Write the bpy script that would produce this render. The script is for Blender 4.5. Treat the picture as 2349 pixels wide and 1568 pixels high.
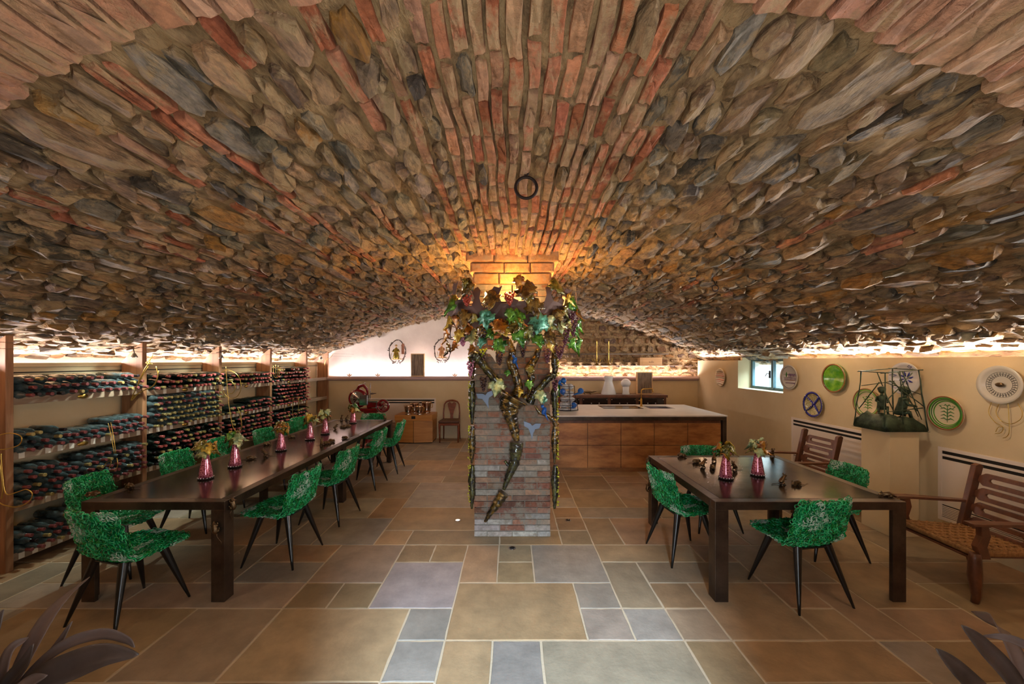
import bpy, bmesh, math, random
import numpy as np
from mathutils import Vector, Matrix, noise
PI = math.pi
for o in list(bpy.data.objects): bpy.data.objects.remove(o)
SC = bpy.context.scene
COL = SC.collection
R0 = random.Random(7)

# ------------------------------------------------------------------ camera, world, light, exposure
F, HX, HY, EYE = 900.0, 1175.0, 828.0, 1.8
cam = bpy.data.cameras.new('camera'); cam_o = bpy.data.objects.new('camera', cam); COL.objects.link(cam_o)
cam.sensor_width = 36; cam.sensor_fit = 'HORIZONTAL'; cam.lens = F / 2349 * 36
cam.shift_x = (1174.5 - HX) / 2349; cam.shift_y = (HY - 784) / 2349
cam.clip_start = 0.05; cam.clip_end = 100
cam_o.location = (0, 0, EYE); cam_o.rotation_euler = (PI / 2, 0, 0)
SC.camera = cam_o
SC.view_settings.view_transform = 'Standard'; SC.view_settings.look = 'None'
SC.view_settings.gamma = 1; SC.view_settings.use_curve_mapping = False
SC.view_settings.exposure = 0.34
SC.cycles.max_bounces = 8; SC.cycles.diffuse_bounces = 5; SC.cycles.glossy_bounces = 4
SC.cycles.transmission_bounces = 6; SC.cycles.transparent_max_bounces = 8
SC.cycles.use_denoising = True; SC.cycles.caustics_reflective = False; SC.cycles.caustics_refractive = False
SC.cycles.sample_clamp_indirect = 6

def lin(c):
    return tuple((x / 255 / 12.92 if x / 255 <= .04045 else ((x / 255 + .055) / 1.055) ** 2.4) for x in c)

world = bpy.data.worlds.new('daylight'); SC.world = world; world.use_nodes = True
wn = world.node_tree.nodes['Background']
wn.inputs[0].default_value = (*lin((205, 232, 240)), 1); wn.inputs[1].default_value = 1.35

def area(name, loc, rot, sx, sy, power, color, spread=180):
    l = bpy.data.lights.new(name, 'AREA'); l.shape = 'RECTANGLE'; l.size = sx; l.size_y = sy
    l.energy = power; l.color = color; l.spread = math.radians(spread)
    o = bpy.data.objects.new(name, l); COL.objects.link(o); o.location = loc; o.rotation_euler = rot
    return o
def spot(name, loc, target, power, color, angle=70, blend=.6, size=.03):
    l = bpy.data.lights.new(name, 'SPOT'); l.energy = power; l.color = color; l.spot_size = math.radians(angle)
    l.spot_blend = blend; l.shadow_soft_size = size
    o = bpy.data.objects.new(name, l); COL.objects.link(o); o.location = loc
    o.rotation_euler = (Vector(target) - Vector(loc)).to_track_quat('-Z', 'Y').to_euler()
    return o
def point(name, loc, power, color, size=.05):
    l = bpy.data.lights.new(name, 'POINT'); l.energy = power; l.color = color; l.shadow_soft_size = size
    o = bpy.data.objects.new(name, l); COL.objects.link(o); o.location = loc
    return o
COOL = (1.0, .90, .88); WARM = (1.0, .80, .58); SKYC = (.60, .79, 1.0); NEUT = (1.0, .86, .70)
# light strips hidden on top of the low walls
area('strip_light_left', (-4.625, 4.6, 1.80), (0, PI + .75, 0), .05, 9.0, 135, COOL)
area('strip_light_right_near', (4.415, 3.0, 1.86), (0, PI - .75, 0), .05, 6.3, 180, (1, .96, .92))
area('strip_light_right_far', (4.415, 8.4, 1.835), (0, PI - .75, 0), .05, 1.5, 26, COOL)
area('strip_light_back_right', (2.4, 9.27, 1.42), (PI + .15, 0, 0), 3.6, .05, 34, (1.0, .95, .93))
area('strip_light_back', (0, 9.26, 1.40), (PI + .3, 0, 0), 8.8, .06, 62, (1.0, .88, .92))
# daylight falling in through the doorway behind the viewer
area('doorway_daylight', (.16, -2.3, 2.95), (math.radians(58), 0, 0), .42, .35, 620, SKYC)
area('doorway_daylight_low', (.2, -3.2, 2.6), (math.radians(72), 0, 0), .45, .4, 165, SKYC)
area('doorway_sky', (.14, -.35, 1.3), (math.radians(90), 0, 0), .9, 1.6, 26, (.86, .92, 1.0))
area('window_daylight', (5.25, 6.9, 2.15), (0, math.radians(52), 0), .5, 1.4, 130, (.62, .86, 1.0))
# warm lamps of the vine ring, washing the head of the column
for a in range(6):
    t = a / 6 * 2 * PI + .52
    point('ring_lamp', (.62 * math.cos(t), 4.42 + .62 * math.sin(t), 2.52), 15, (1.0, .56, .17), .03)
# small spotlights on the tensioned wires
for y, px, pw in ((4.35, -3.95, 42), (5.6, -3.95, 24), (6.9, -3.95, 24), (8.2, -3.8, 12)):
    spot('wire_spot', (px + .02, y, 1.93), (-4.5, y - .25, .6), pw, (.84, 1.0, .92), 110, .8)
for y in (3.4, 5.2):
    spot('right_wall_fill', (3.5, y, 2.15), (4.2, y, .9), 14, WARM, 130, .9)  # added warm fill for the right wall, not hung on any wire
for x, y, pw in ((-2.7, 2.2, 13), (-2.6, 4.9, 14), (-1.4, 7.4, 17), (2.2, 2.2, 13), (2.3, 4.6, 14), (2.4, 7.4, 20)):
    spot('room_fill_spot', (x, y, 2.42), (x, y + .1, 0), pw, WARM, 150, 1.0, .12)  # added downward fill to brighten the room, no fittings here

# ------------------------------------------------------------------ helpers
def P(px, py, Y):
    return Vector(((px - HX) / F * Y, Y, EYE - (py - HY) / F * Y))

class MB:
    def __init__(s): s.v = []; s.f = []; s.c = []; s.sm = []
    def add(s, vs, fs, col=None, sm=False):
        n = len(s.v); s.v.extend([tuple(v) for v in vs])
        for f in fs: s.f.append(tuple(i + n for i in f)); s.c.append(col); s.sm.append(sm)
    def box(s, x0, x1, y0, y1, z0, z1, col=None, m=None):
        vs = [Vector(p) for p in ((x0, y0, z0), (x1, y0, z0), (x1, y1, z0), (x0, y1, z0), (x0, y0, z1), (x1, y0, z1), (x1, y1, z1), (x0, y1, z1))]
        if m: vs = [m @ v for v in vs]
        s.add(vs, [(0, 3, 2, 1), (4, 5, 6, 7), (0, 1, 5, 4), (1, 2, 6, 5), (2, 3, 7, 6), (3, 0, 4, 7)], col); return s
    def lathe(s, prof, n=16, m=None, col=None, sm=True, cap=True):
        vs = []; fs = []
        for r, z in prof:
            for i in range(n):
                t = 2 * PI * i / n; v = Vector((r * math.cos(t), r * math.sin(t), z)); vs.append(m @ v if m else v)
        for k in range(len(prof) - 1):
            for i in range(n):
                j = (i + 1) % n; fs.append((k * n + i, k * n + j, (k + 1) * n + j, (k + 1) * n + i))
        s.add(vs, fs, col, sm)
        if cap:
            b = len(s.v) - len(vs)
            s.f.append(tuple(b + i for i in range(n - 1, -1, -1))); s.c.append(col); s.sm.append(False)
            s.f.append(tuple(b + (len(prof) - 1) * n + i for i in range(n))); s.c.append(col); s.sm.append(False)
        return s
    def tube(s, pts, r, n=8, closed=False, col=None, sm=True):
        pts = [Vector(p) for p in pts]; N = len(pts)
        rs = r if isinstance(r, (list, tuple)) else [r] * N
        vs = []; fs = []; up = None
        for i, p in enumerate(pts):
            a = pts[(i - 1) % N] if (closed or i > 0) else p; b = pts[(i + 1) % N] if (closed or i < N - 1) else p
            d = (b - a)
            if d.length < 1e-9: d = Vector((0, 0, 1))
            d.normalize()
            if up is None: up = Vector((0, 0, 1)) if abs(d.z) < .9 else Vector((1, 0, 0))
            u = d.cross(up)
            if u.length < 1e-4: u = d.cross(Vector((.3, 1, .2)))
            u.normalize(); w = u.cross(d); up = w
            for k in range(n):
                t = 2 * PI * k / n; vs.append(p + (u * math.cos(t) + w * math.sin(t)) * rs[i])
        M_ = N if closed else N - 1
        for i in range(M_):
            i2 = (i + 1) % N
            for k in range(n):
                j = (k + 1) % n; fs.append((i * n + k, i2 * n + k, i2 * n + j, i * n + j))
        s.add(vs, fs, col, sm)
        if not closed:
            b = len(s.v) - len(vs)
            s.f.append(tuple(b + i for i in range(n))); s.c.append(col); s.sm.append(False)
            s.f.append(tuple(b + (N - 1) * n + i for i in range(n - 1, -1, -1))); s.c.append(col); s.sm.append(False)
        return s
    def ball(s, c, r, n=10, k=6, col=None, m=None):
        c = Vector(c); rr = r if isinstance(r, (tuple, list)) else (r, r, r); vs = []; fs = []
        vs.append(Vector((0, 0, -rr[2])))
        for j in range(1, k):
            ph = -PI / 2 + PI * j / k
            for i in range(n):
                t = 2 * PI * i / n; vs.append(Vector((rr[0] * math.cos(ph) * math.cos(t), rr[1] * math.cos(ph) * math.sin(t), rr[2] * math.sin(ph))))
        vs.append(Vector((0, 0, rr[2])))
        for i in range(n): fs.append((0, 1 + (i + 1) % n, 1 + i))
        for j in range(k - 2):
            for i in range(n):
                a = 1 + j * n; b = a + n; i2 = (i + 1) % n; fs.append((a + i, a + i2, b + i2, b + i))
        L = len(vs) - 1; a = 1 + (k - 2) * n
        for i in range(n): fs.append((a + i, a + (i + 1) % n, L))
        vs = [(m @ v if m else v) + c for v in vs]
        s.add(vs, fs, col, True); return s
    def prism(s, pts, d, col=None):
        """pts: 3-D outline, d: extrusion vector"""
        pts = [Vector(p) for p in pts]; d = Vector(d); n = len(pts)
        s.add(pts + [p + d for p in pts], [tuple(range(n - 1, -1, -1)), tuple(range(n, 2 * n))] + [(i, (i + 1) % n, n + (i + 1) % n, n + i) for i in range(n)], col); return s
    def ringplate(s, outer, inner, d, col=None):
        o = [Vector(p) for p in outer]; i_ = [Vector(p) for p in inner]; d = Vector(d); n = len(o)
        vs = o + i_ + [p + d for p in o] + [p + d for p in i_]; fs = []
        for i in range(n):
            j = (i + 1) % n
            fs += [(i, n + i, n + j, j), (2 * n + i, 2 * n + j, 3 * n + j, 3 * n + i), (i, j, 2 * n + j, 2 * n + i), (n + i, 3 * n + i, 3 * n + j, n + j)]
        s.add(vs, fs, col); return s
    def build(s, name, mat, parent=None, bevel=0, origin=None, smooth=None, solid=0):
        me = bpy.data.meshes.new(name)
        vs = s.v
        if origin is not None: vs = [(v[0] - origin[0], v[1] - origin[1], v[2] - origin[2]) for v in vs]
        me.from_pydata(vs, [], s.f)
        me.polygons.foreach_set('use_smooth', s.sm if smooth is None else [smooth] * len(s.f))
        if any(c is not None for c in s.c):
            at = me.color_attributes.new('tint', 'FLOAT_COLOR', 'CORNER')
            tot = np.empty(len(me.polygons), dtype=np.int32); me.polygons.foreach_get('loop_total', tot)
            arr = np.array([(*(c or (1, 1, 1)), 1.0) for c in s.c], dtype=np.float32)
            at.data.foreach_set('color', np.repeat(arr, tot, axis=0).ravel())
        me.materials.append(mat); me.update()
        o = bpy.data.objects.new(name, me); COL.objects.link(o)
        if origin is not None: o.location = origin
        if parent is not None: o.parent = parent
        if bevel:
            b = o.modifiers.new('bevel', 'BEVEL'); b.width = bevel; b.segments = 2; b.limit_method = 'ANGLE'
        if solid:
            b = o.modifiers.new('solid', 'SOLIDIFY'); b.thickness = solid; b.offset = 0
        return o

def tag(o, label, cat, group=None):
    o['label'] = label; o['category'] = cat
    if group: o['group'] = group
    return o
def thing(name, label, cat, loc=(0, 0, 0), rz=0, group=None):
    o = bpy.data.objects.new(name, None); COL.objects.link(o); o.location = loc; o.rotation_euler = (0, 0, rz)
    o.empty_display_size = .1
    return tag(o, label, cat, group)
def struct(o): o['kind'] = 'structure'; return o
def stuff(o): o['kind'] = 'stuff'; return o
def dup(root, loc=None, rz=None, label=None, group=None, scale=None):
    r = root.copy(); COL.objects.link(r)
    if loc is not None: r.location = loc
    if rz is not None: r.rotation_euler = (0, 0, rz)
    if scale: r.scale = (scale,) * 3
    if label: r['label'] = label
    if group: r['group'] = group
    for ch in list(root.children):
        c = ch.copy(); COL.objects.link(c); c.parent = r
        for g in list(ch.children):
            d = g.copy(); COL.objects.link(d); d.parent = c
    return r

def T(x, y, z): return Matrix.Translation((x, y, z))
def RX(a): return Matrix.Rotation(a, 4, 'X')
def RY(a): return Matrix.Rotation(a, 4, 'Y')
def RZ(a): return Matrix.Rotation(a, 4, 'Z')

# ------------------------------------------------------------------ materials
def mat(name, col=None, rough=.5, metal=0., col2=None, ns=6., nd=3., nstretch=None, bump=0., bs=30., coat=0., trans=0.,
        attr=False, emit=None, es=0., mix=.5, detail_col=0., ior=1.45, spec=.5, alpha=1., ramp=(.35, .65), bstretch=None, smear=None, ridge=0):
    m = bpy.data.materials.new(name); m.use_nodes = True; nt = m.node_tree; N = nt.nodes; L = nt.links
    b = N['Principled BSDF']; b.inputs['Roughness'].default_value = rough; b.inputs['Metallic'].default_value = metal
    b.inputs['Coat Weight'].default_value = coat; b.inputs['Transmission Weight'].default_value = trans
    b.inputs['IOR'].default_value = ior; b.inputs['Specular IOR Level'].default_value = spec
    b.inputs['Coat Roughness'].default_value = .08
    tc = N.new('ShaderNodeTexCoord')
    def coords(st):
        if not st: return tc.outputs['Object']
        mp = N.new('ShaderNodeMapping'); mp.inputs['Scale'].default_value = st; L.new(tc.outputs['Object'], mp.inputs[0]); return mp.outputs[0]
    base = None
    if col: b.inputs['Base Color'].default_value = (*lin(col), 1)
    if attr:
        a = N.new('ShaderNodeAttribute'); a.attribute_name = 'tint'; base = a.outputs['Color']
    if col2 or (attr and detail_col):
        nz = N.new('ShaderNodeTexNoise'); nz.inputs['Scale'].default_value = ns; nz.inputs['Detail'].default_value = nd + 2; nz.inputs['Roughness'].default_value = .65
        L.new(coords(nstretch), nz.inputs['Vector'])
        rp = N.new('ShaderNodeValToRGB'); rp.color_ramp.elements[0].position = ramp[0]; rp.color_ramp.elements[1].position = ramp[1]
        L.new(nz.outputs['Fac'], rp.inputs[0])
        if attr:
            d = detail_col; rp.color_ramp.elements[0].color = (1 - d, 1 - d, 1 - d, 1); rp.color_ramp.elements[1].color = (1 + d * .6, 1 + d * .55, 1 + d * .5, 1)
            mx = N.new('ShaderNodeMix'); mx.data_type = 'RGBA'; mx.blend_type = 'MULTIPLY'; mx.inputs[0].default_value = 1
            L.new(base, mx.inputs[6]); L.new(rp.outputs[0], mx.inputs[7]); base = mx.outputs[2]
        else:
            rp.color_ramp.elements[0].color = (*lin(col), 1); rp.color_ramp.elements[1].color = (*lin(col2), 1); base = rp.outputs[0]
    if smear:
        sn = N.new('ShaderNodeTexNoise'); sn.inputs['Scale'].default_value = smear[1]; sn.inputs['Detail'].default_value = 7; sn.inputs['Roughness'].default_value = .7
        L.new(coords(smear[4] if len(smear) > 4 else None), sn.inputs['Vector'])
        sr = N.new('ShaderNodeValToRGB'); sr.color_ramp.elements[0].position = smear[2]; sr.color_ramp.elements[1].position = smear[3]; L.new(sn.outputs['Fac'], sr.inputs[0])
        sm_ = N.new('ShaderNodeMix'); sm_.data_type = 'RGBA'; L.new(sr.outputs[0], sm_.inputs[0]); L.new(base, sm_.inputs[6]); sm_.inputs[7].default_value = (*lin(smear[0]), 1); base = sm_.outputs[2]
    if base is not None: L.new(base, b.inputs['Base Color'])
    if bump:
        nb = N.new('ShaderNodeTexNoise'); nb.inputs['Scale'].default_value = bs; nb.inputs['Detail'].default_value = 6; nb.inputs['Roughness'].default_value = .65
        L.new(coords(bstretch), nb.inputs['Vector'])
        bp = N.new('ShaderNodeBump'); bp.inputs['Strength'].default_value = 1; bp.inputs['Distance'].default_value = bump
        hh_ = nb.outputs['Fac']
        if ridge:
            n2 = N.new('ShaderNodeTexNoise'); n2.noise_type = 'RIDGED_MULTIFRACTAL'; n2.inputs['Scale'].default_value = bs * .45; n2.inputs['Detail'].default_value = 4; L.new(coords(bstretch), n2.inputs['Vector'])
            mm = N.new('ShaderNodeMath'); mm.operation = 'MULTIPLY_ADD'; mm.inputs[1].default_value = ridge; L.new(n2.outputs['Fac'], mm.inputs[0]); L.new(hh_, mm.inputs[2]); hh_ = mm.outputs[0]
        L.new(hh_, bp.inputs['Height']); L.new(bp.outputs[0], b.inputs['Normal'])
    if emit:
        b.inputs['Emission Color'].default_value = (*lin(emit), 1); b.inputs['Emission Strength'].default_value = es
    return m

M = {}
M['stone'] = mat('rough_stone', rough=.72, attr=True, detail_col=.55, ns=15, nd=5, nstretch=(2.2, .8, 2.2), bump=.030, bs=13, spec=.6, bstretch=(2.6, .8, 2.6), smear=((158, 132, 96), 5.5, .50, .60, (1.6, .8, 1.6)), ridge=.25)
M['mortar'] = mat('lime_mortar', (112, 88, 62), .92, col2=(172, 142, 102), ns=6, nd=6, nstretch=(2.2, .9, 2.2), bump=.034, bs=13, ramp=(.36, .56), bstretch=(2.4, .8, 2.4), ridge=.3)
M['brick'] = mat('old_brick', rough=.9, attr=True, detail_col=.28, ns=22, bump=.006, bs=60, smear=((164, 134, 104), 7, .50, .66))
M['vaultbrick'] = mat('vault_brick', rough=.88, attr=True, detail_col=.34, ns=16, bump=.018, bs=24, smear=((164, 134, 100), 6, .50, .62, (1.5, .7, 1.5)))
M['colbrick'] = mat('column_brick', rough=.9, attr=True, detail_col=.30, ns=24, bump=.005, bs=60, smear=((134, 122, 106), 9, .48, .60))
M['colmortar'] = mat('column_mortar', (122, 110, 94), .95, col2=(142, 130, 114), ns=20, bump=.004, bs=60)
M['tile'] = mat('sandstone_slab', rough=.55, attr=True, detail_col=.20, ns=5, bump=.0025, bs=28)
M['grout'] = mat('floor_grout', (196, 178, 150), .9, bump=.003, bs=60)
M['cream'] = mat('cream_plaster', (200, 178, 140), .85, col2=(208, 188, 152), ns=2, bump=.0006, bs=40)
M['white'] = mat('white_plaster', (236, 228, 220), .85, col2=(226, 216, 208), ns=3, bump=.004, bs=8)
M['ledge'] = mat('painted_ledge', (176, 150, 148), .6)
M['whitemetal'] = mat('white_painted_metal', (222, 208, 196), .45)
M['dark'] = mat('near_black_and_shade', (26, 22, 18), .8)  # own colour of latch and lenses; painted shade in groove and heater slots
M['steel'] = mat('bronzed_steel', (66, 54, 46), .34, .75, col2=(92, 78, 66), ns=5, bump=.0006, bs=12)
M['steeltop'] = mat('bronzed_steel_sheet', (48, 40, 36), .15, .85, col2=(108, 92, 84), ns=3, nd=6, bump=.0009, bs=5)
M['blackwood'] = mat('black_lacquered_leg', (14, 13, 13), .3, coat=.3)
M['green'] = mat('green_resin', rough=.10, attr=True, trans=.12, coat=.6, ior=1.5)
M['greenshell'] = mat('green_resin_core', (4, 92, 50), .2, col2=(18, 150, 88), ns=30, trans=.2, coat=.3, bump=.004, bs=70)
M['walnut'] = mat('shelf_timber', (126, 86, 56), .55, col2=(166, 118, 82), ns=3, nstretch=(8, 8, .6), bump=.0008, bs=20)
M['shelf'] = mat('shelf_board_timber', (128, 104, 84), .6, col2=(160, 138, 116), ns=3, nstretch=(6, .6, 6), bump=.001, bs=20)
M['bottle'] = mat('bottle_glass', (26, 36, 34), .20, col2=(92, 108, 110), ns=12, coat=.6, bump=.0003, bs=60)  # paler tone: dusty glass, with bluish reflections put into the colour
M['capred'] = mat('red_capsule', (88, 34, 38), .4, .2, col2=(156, 88, 86), ns=20)
M['capgold'] = mat('gold_capsule', (150, 128, 66), .4, .3, col2=(178, 160, 110), ns=20)
M['capblack'] = mat('black_capsule', (30, 20, 22), .35)
M['capmix'] = mat('bottle_mix', rough=.22, attr=True, coat=.3)
M['paper'] = mat('paper_tag', (222, 214, 200), .8)
M['brass'] = mat('brass', (196, 150, 70), .28, 1.)
M['goldwire'] = mat('gilded_wire', (214, 180, 96), .3, 1.)
M['island'] = mat('aged_oak_veneer', (118, 72, 36), .42, col2=(176, 122, 70), ns=2.2, nd=6, nstretch=(1, 1, 3.5), bump=.0006, bs=30)
M['stonetop'] = mat('pale_stone_worktop', (196, 192, 188), .35, col2=(214, 210, 204), ns=3)
M['oak'] = mat('golden_oak', (170, 112, 52), .45, col2=(194, 136, 72), ns=2, nstretch=(1, 1, 9))
M['mahog'] = mat('mahogany', (104, 48, 26), .32, col2=(136, 70, 38), ns=3, nstretch=(2, 2, 6), coat=.3, bump=.0005, bs=20)
M['teak'] = mat('brown_hardwood', (80, 46, 30), .36, col2=(112, 68, 44), ns=4, nstretch=(2, 6, 2), coat=.2)
M['cord'] = mat('twisted_straw_cord', (128, 88, 48), .8, col2=(164, 120, 70), ns=40, bump=.002, bs=120)
M['leather'] = mat('brown_leather', (88, 56, 38), .5, bump=.001, bs=60)
M['red'] = mat('oxblood_enamel', (120, 12, 22), .18, coat=.8)
M['chrome'] = mat('chrome', (200, 200, 204), .12, 1.)
M['bronze'] = mat('cast_bronze', (84, 66, 46), .34, .9, col2=(124, 100, 72), ns=40, bump=.001, bs=80)
M['verdigris'] = mat('green_bronze', (38, 48, 38), .45, .5, col2=(72, 88, 66), ns=18, bump=.006, bs=40)
M['rust'] = mat('rusty_iron', (48, 36, 32), .6, .6, bump=.001, bs=60)
M['plate_brown'] = mat('frieze_metal', (92, 68, 60), .5, .35)
M['bluemetal'] = mat('grey_blue_metal', (92, 98, 110), .4, .5)
M['whiteglass'] = mat('opal_glass', (236, 238, 240), .25, trans=.25, coat=.3)
M['blueglass'] = mat('blue_glass', (20, 110, 214), .06, trans=.55, coat=.6, ior=1.45)
M['clearglass'] = mat('clear_glass', (238, 242, 246), .06, trans=.35, ior=1.45, col2=(176, 182, 188), ns=22, coat=.6)
M['greenglass'] = mat('green_glass', (40, 150, 50), .08, trans=.4, coat=.5)
M['amberglass'] = mat('amber_glass', (214, 90, 20), .08, trans=.4, coat=.5)
M['pinkvase'] = mat('pink_mosaic_glass', (120, 28, 48), .14, .4, col2=(206, 118, 140), ns=85, nd=1, coat=.8, ramp=(.42, .52))
M['leafdark'] = mat('purple_grey_foliage', (52, 42, 38), .4, col2=(84, 72, 68), ns=3, nstretch=(1, 1, 1))
M['leafpale'] = mat('mauve_foliage', (124, 106, 100), .5, col2=(98, 84, 80), ns=3)
M['soil'] = mat('soil', (50, 38, 28), .95, bump=.01, bs=40)
M['pot'] = mat('fired_clay', (96, 66, 48), .7, bump=.001, bs=40)
M['winframe'] = mat('window_metal', (84, 108, 114), .5)
M['windowglass'] = bpy.data.materials.new('window_glass'); M['windowglass'].use_nodes = True
_n = M['windowglass'].node_tree; _n.nodes.remove(_n.nodes['Principled BSDF']); _t = _n.nodes.new('ShaderNodeBsdfTransparent'); _g = _n.nodes.new('ShaderNodeBsdfGlossy'); _m = _n.nodes.new('ShaderNodeMixShader')
_t.inputs[0].default_value = (.93, .98, 1, 1); _g.inputs['Roughness'].default_value = .03; _m.inputs[0].default_value = .06
_n.links.new(_t.outputs[0], _m.inputs[1]); _n.links.new(_g.outputs[0], _m.inputs[2]); _n.links.new(_m.outputs[0], _n.nodes['Material Output'].inputs[0])
M['led'] = mat('led_diffuser', (250, 250, 250), .5, emit=(255, 236, 230), es=14)
M['bulb'] = mat('lamp_bulb', (255, 255, 255), .5, emit=(225, 255, 240), es=25)
M['floorlamp'] = mat('floor_lamp_lens', (255, 240, 220), .5, emit=(255, 232, 206), es=1.2)
M['bgwood'] = mat('dark_veined_wood', (84, 66, 52), .6, col2=(140, 118, 98), ns=7, nd=4, nstretch=(6, 6, .7), bump=.003, bs=18, bstretch=(6, 6, .8))
M['pine'] = mat('pale_pine', (206, 162, 112), .6, col2=(222, 182, 134), ns=3, nstretch=(.6, 4, 6))
M['smoked'] = mat('smoked_glass', (40, 32, 28), .1, coat=.5)
M['copper'] = mat('polished_copper', (206, 178, 156), .14, 1.)

# ------------------------------------------------------------------ floor of sandstone slabs
SAND = [(164, 134, 100), (156, 126, 92), (150, 126, 96), (166, 138, 104), (150, 128, 100), (148, 130, 108), (158, 130, 100)]
GREY = [(146, 138, 130), (148, 140, 130)]
floor = struct(MB().box(-4.8, 4.5, -.6, 9.3, -.15, -.004).build('floor', M['grout']))
UX, UY, OX, OY = .309, .3295, -.435, 2.2
known = [(-1.67, -.745, 2.2, 2.857, 0), (-.745, -.435, 2.2, 2.53, 2), (-.745, -.435, 2.53, 2.857, 2), (-.435, .49, 2.53, 3.18, 0), (-.435, -.124, 1.87, 2.53, 0),
         (-.124, .19, 1.87, 2.53, 2), (.19, 1.11, 1.87, 2.53, 1), (.49, .80, 2.53, 2.857, 1), (.80, 1.11, 2.53, 2.857, 1), (.49, .80, 2.857, 3.18, 1),
         (.80, 1.11, 2.857, 3.51, 0), (-.124, .19, 3.18, 3.51, 0), (-.124, .19, 3.51, 3.84, 0), (-.435, -.124, 3.18, 3.84, 0), (.19, .80, 3.18, 3.84, 1),
         (.80, 1.73, 3.51, 3.84, 0), (-1.05, -.435, 2.857, 3.51, 2), (-1.36, -1.05, 2.857, 3.18, 0), (-1.67, -1.36, 2.857, 3.18, 0), (-.74, -.435, 3.51, 3.84, 0)]
def cell(v, o, u): return int(round((v - o) / u))
occ = {}; slabs = []
for x0, x1, y0, y1, g in known:
    a, b, c, d = cell(x0, OX, UX), cell(x1, OX, UX), cell(y0, OY, UY), cell(y1, OY, UY)
    slabs.append((a, b, c, d, g))
    for i in range(a, b):
        for j in range(c, d): occ[(i, j)] = 1
rt = random.Random(11)
I0, I1, J0, J1 = cell(-4.78, OX, UX), cell(4.5, OX, UX), cell(.55, OY, UY), cell(9.2, OY, UY)
for j in range(J0, J1):
    for i in range(I0, I1):
        if (i, j) in occ: continue
        w = rt.choice((1, 2, 2, 3, 3, 4)); h = rt.choice((1, 1, 2, 2))
        if w == 4: h = 1 + (rt.random() < .3)
        ww = 0
        while ww < w and (i + ww, j) not in occ and i + ww < I1: ww += 1
        w = max(1, ww); h = min(h, J1 - j)
        if h == 2 and any((i + k, j + 1) in occ for k in range(w)): h = 1
        for k in range(w):
            for l in range(h): occ[(i + k, j + l)] = 1
        slabs.append((i, i + w, j, j + h, rt.choice((0, 0, 0, 0, 1))))
def slab_mesh(mb, x0, x1, y0, y1, z, col, r):
    g = .0065
    x0 += g; x1 -= g; y0 += g; y1 -= g; k = 4; out = []
    def jit(): return r.uniform(-.0035, .0035)
    for q in range(k): out.append((x0 + (x1 - x0) * q / k, y0 + jit()))
    for q in range(k): out.append((x1 + jit(), y0 + (y1 - y0) * q / k))
    for q in range(k): out.append((x1 - (x1 - x0) * q / k, y1 + jit()))
    for q in range(k): out.append((x0 + jit(), y1 - (y1 - y0) * q / k))
    n = len(out); cx, cy = (x0 + x1) / 2, (y0 + y1) / 2
    top = []
    for x, y in out:
        dx, dy = cx - x, cy - y; L = math.hypot(dx, dy)
        top.append((x + dx / L * .004, y + dy / L * .004, z))
    mb.add([(x, y, -.02) for x, y in out] + [(x, y, z - .003) for x, y in out] + top,
           [(i, (i + 1) % n, n + (i + 1) % n, n + i) for i in range(n)] + [(n + i, n + (i + 1) % n, 2 * n + (i + 1) % n, 2 * n + i) for i in range(n)] + [tuple(range(2 * n, 3 * n))], col)
def vary(c, r, a=10):
    k = r.uniform(-a, a); return lin((min(255, max(0, c[0] + k + r.uniform(-4, 4))), min(255, max(0, c[1] + k)), min(255, max(0, c[2] + k + r.uniform(-4, 4)))))
slabs.sort(key=lambda s: s[2])
nslab = 0
farmb = MB()
for a, b, c, d, g in slabs:
    col = vary(rt.choice(GREY if g == 2 else ((156, 142, 124), (152, 140, 126)) if g == 1 else SAND), rt, 8)
    z = rt.uniform(-.001, .001)
    args = (OX + a * UX, OX + b * UX, OY + c * UY, OY + d * UY, z, col, rt)
    if OY + c * UY > 1.7 and nslab < 298:
        mb = MB(); slab_mesh(mb, *args); mb.build('slab', M['tile'], floor); nslab += 1
    else: slab_mesh(farmb, *args)
for y in np.arange(-.5, .5, .5):
    for x in np.arange(-4.6, 4.2, .7): slab_mesh(farmb, x, x + .7, y, y + .5, 0, vary(rt.choice(SAND), rt), rt)
stuff(farmb.build('slab', M['tile'], floor))
print('slabs', nslab, len(slabs))

# ------------------------------------------------------------------ vault of stone and brick
def vz(x, y=9.0):
    z = 1.9 + 1.1 * (1 - (x / 4.65) ** 2) if x < 0 else 1.80 + 1.20 * (1 - (x / 4.7) ** 2)
    if x < 0: w = 0
    return z
def vault_pt(x, y):
    zl = 1.9 + 1.1 * (1 - (x / 4.65) ** 2); zr = 1.80 + 1.20 * (1 - (x / 4.7) ** 2)
    z = zl if x < 0 else zr
    r2 = x * x + ((y - 4.25) / 1.1) ** 2
    z -= .13 * math.exp(-r2 / .55)
    return z
NX = 801
XS = np.linspace(-4.86, 4.80, NX); ZS = np.array([vault_pt(x, 9) for x in XS])
SS = np.concatenate([[0], np.cumsum(np.hypot(np.diff(XS), np.diff(ZS)))]); SS -= np.interp(0, XS, SS)
SMIN, SMAX = SS[0], SS[-1]
def x_of(s): return float(np.interp(s, SS, XS))
def VP(s, y, h):
    x = x_of(s); z = vault_pt(x, y)
    sl = (-2 * 1.1 * x / 4.65 ** 2) if x < 0 else (-2 * 1.20 * x / 4.7 ** 2)
    L = math.hypot(1, sl); nx, nz = sl / L, -1 / L
    return Vector((x + nx * h, y, z + nz * h))
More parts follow.
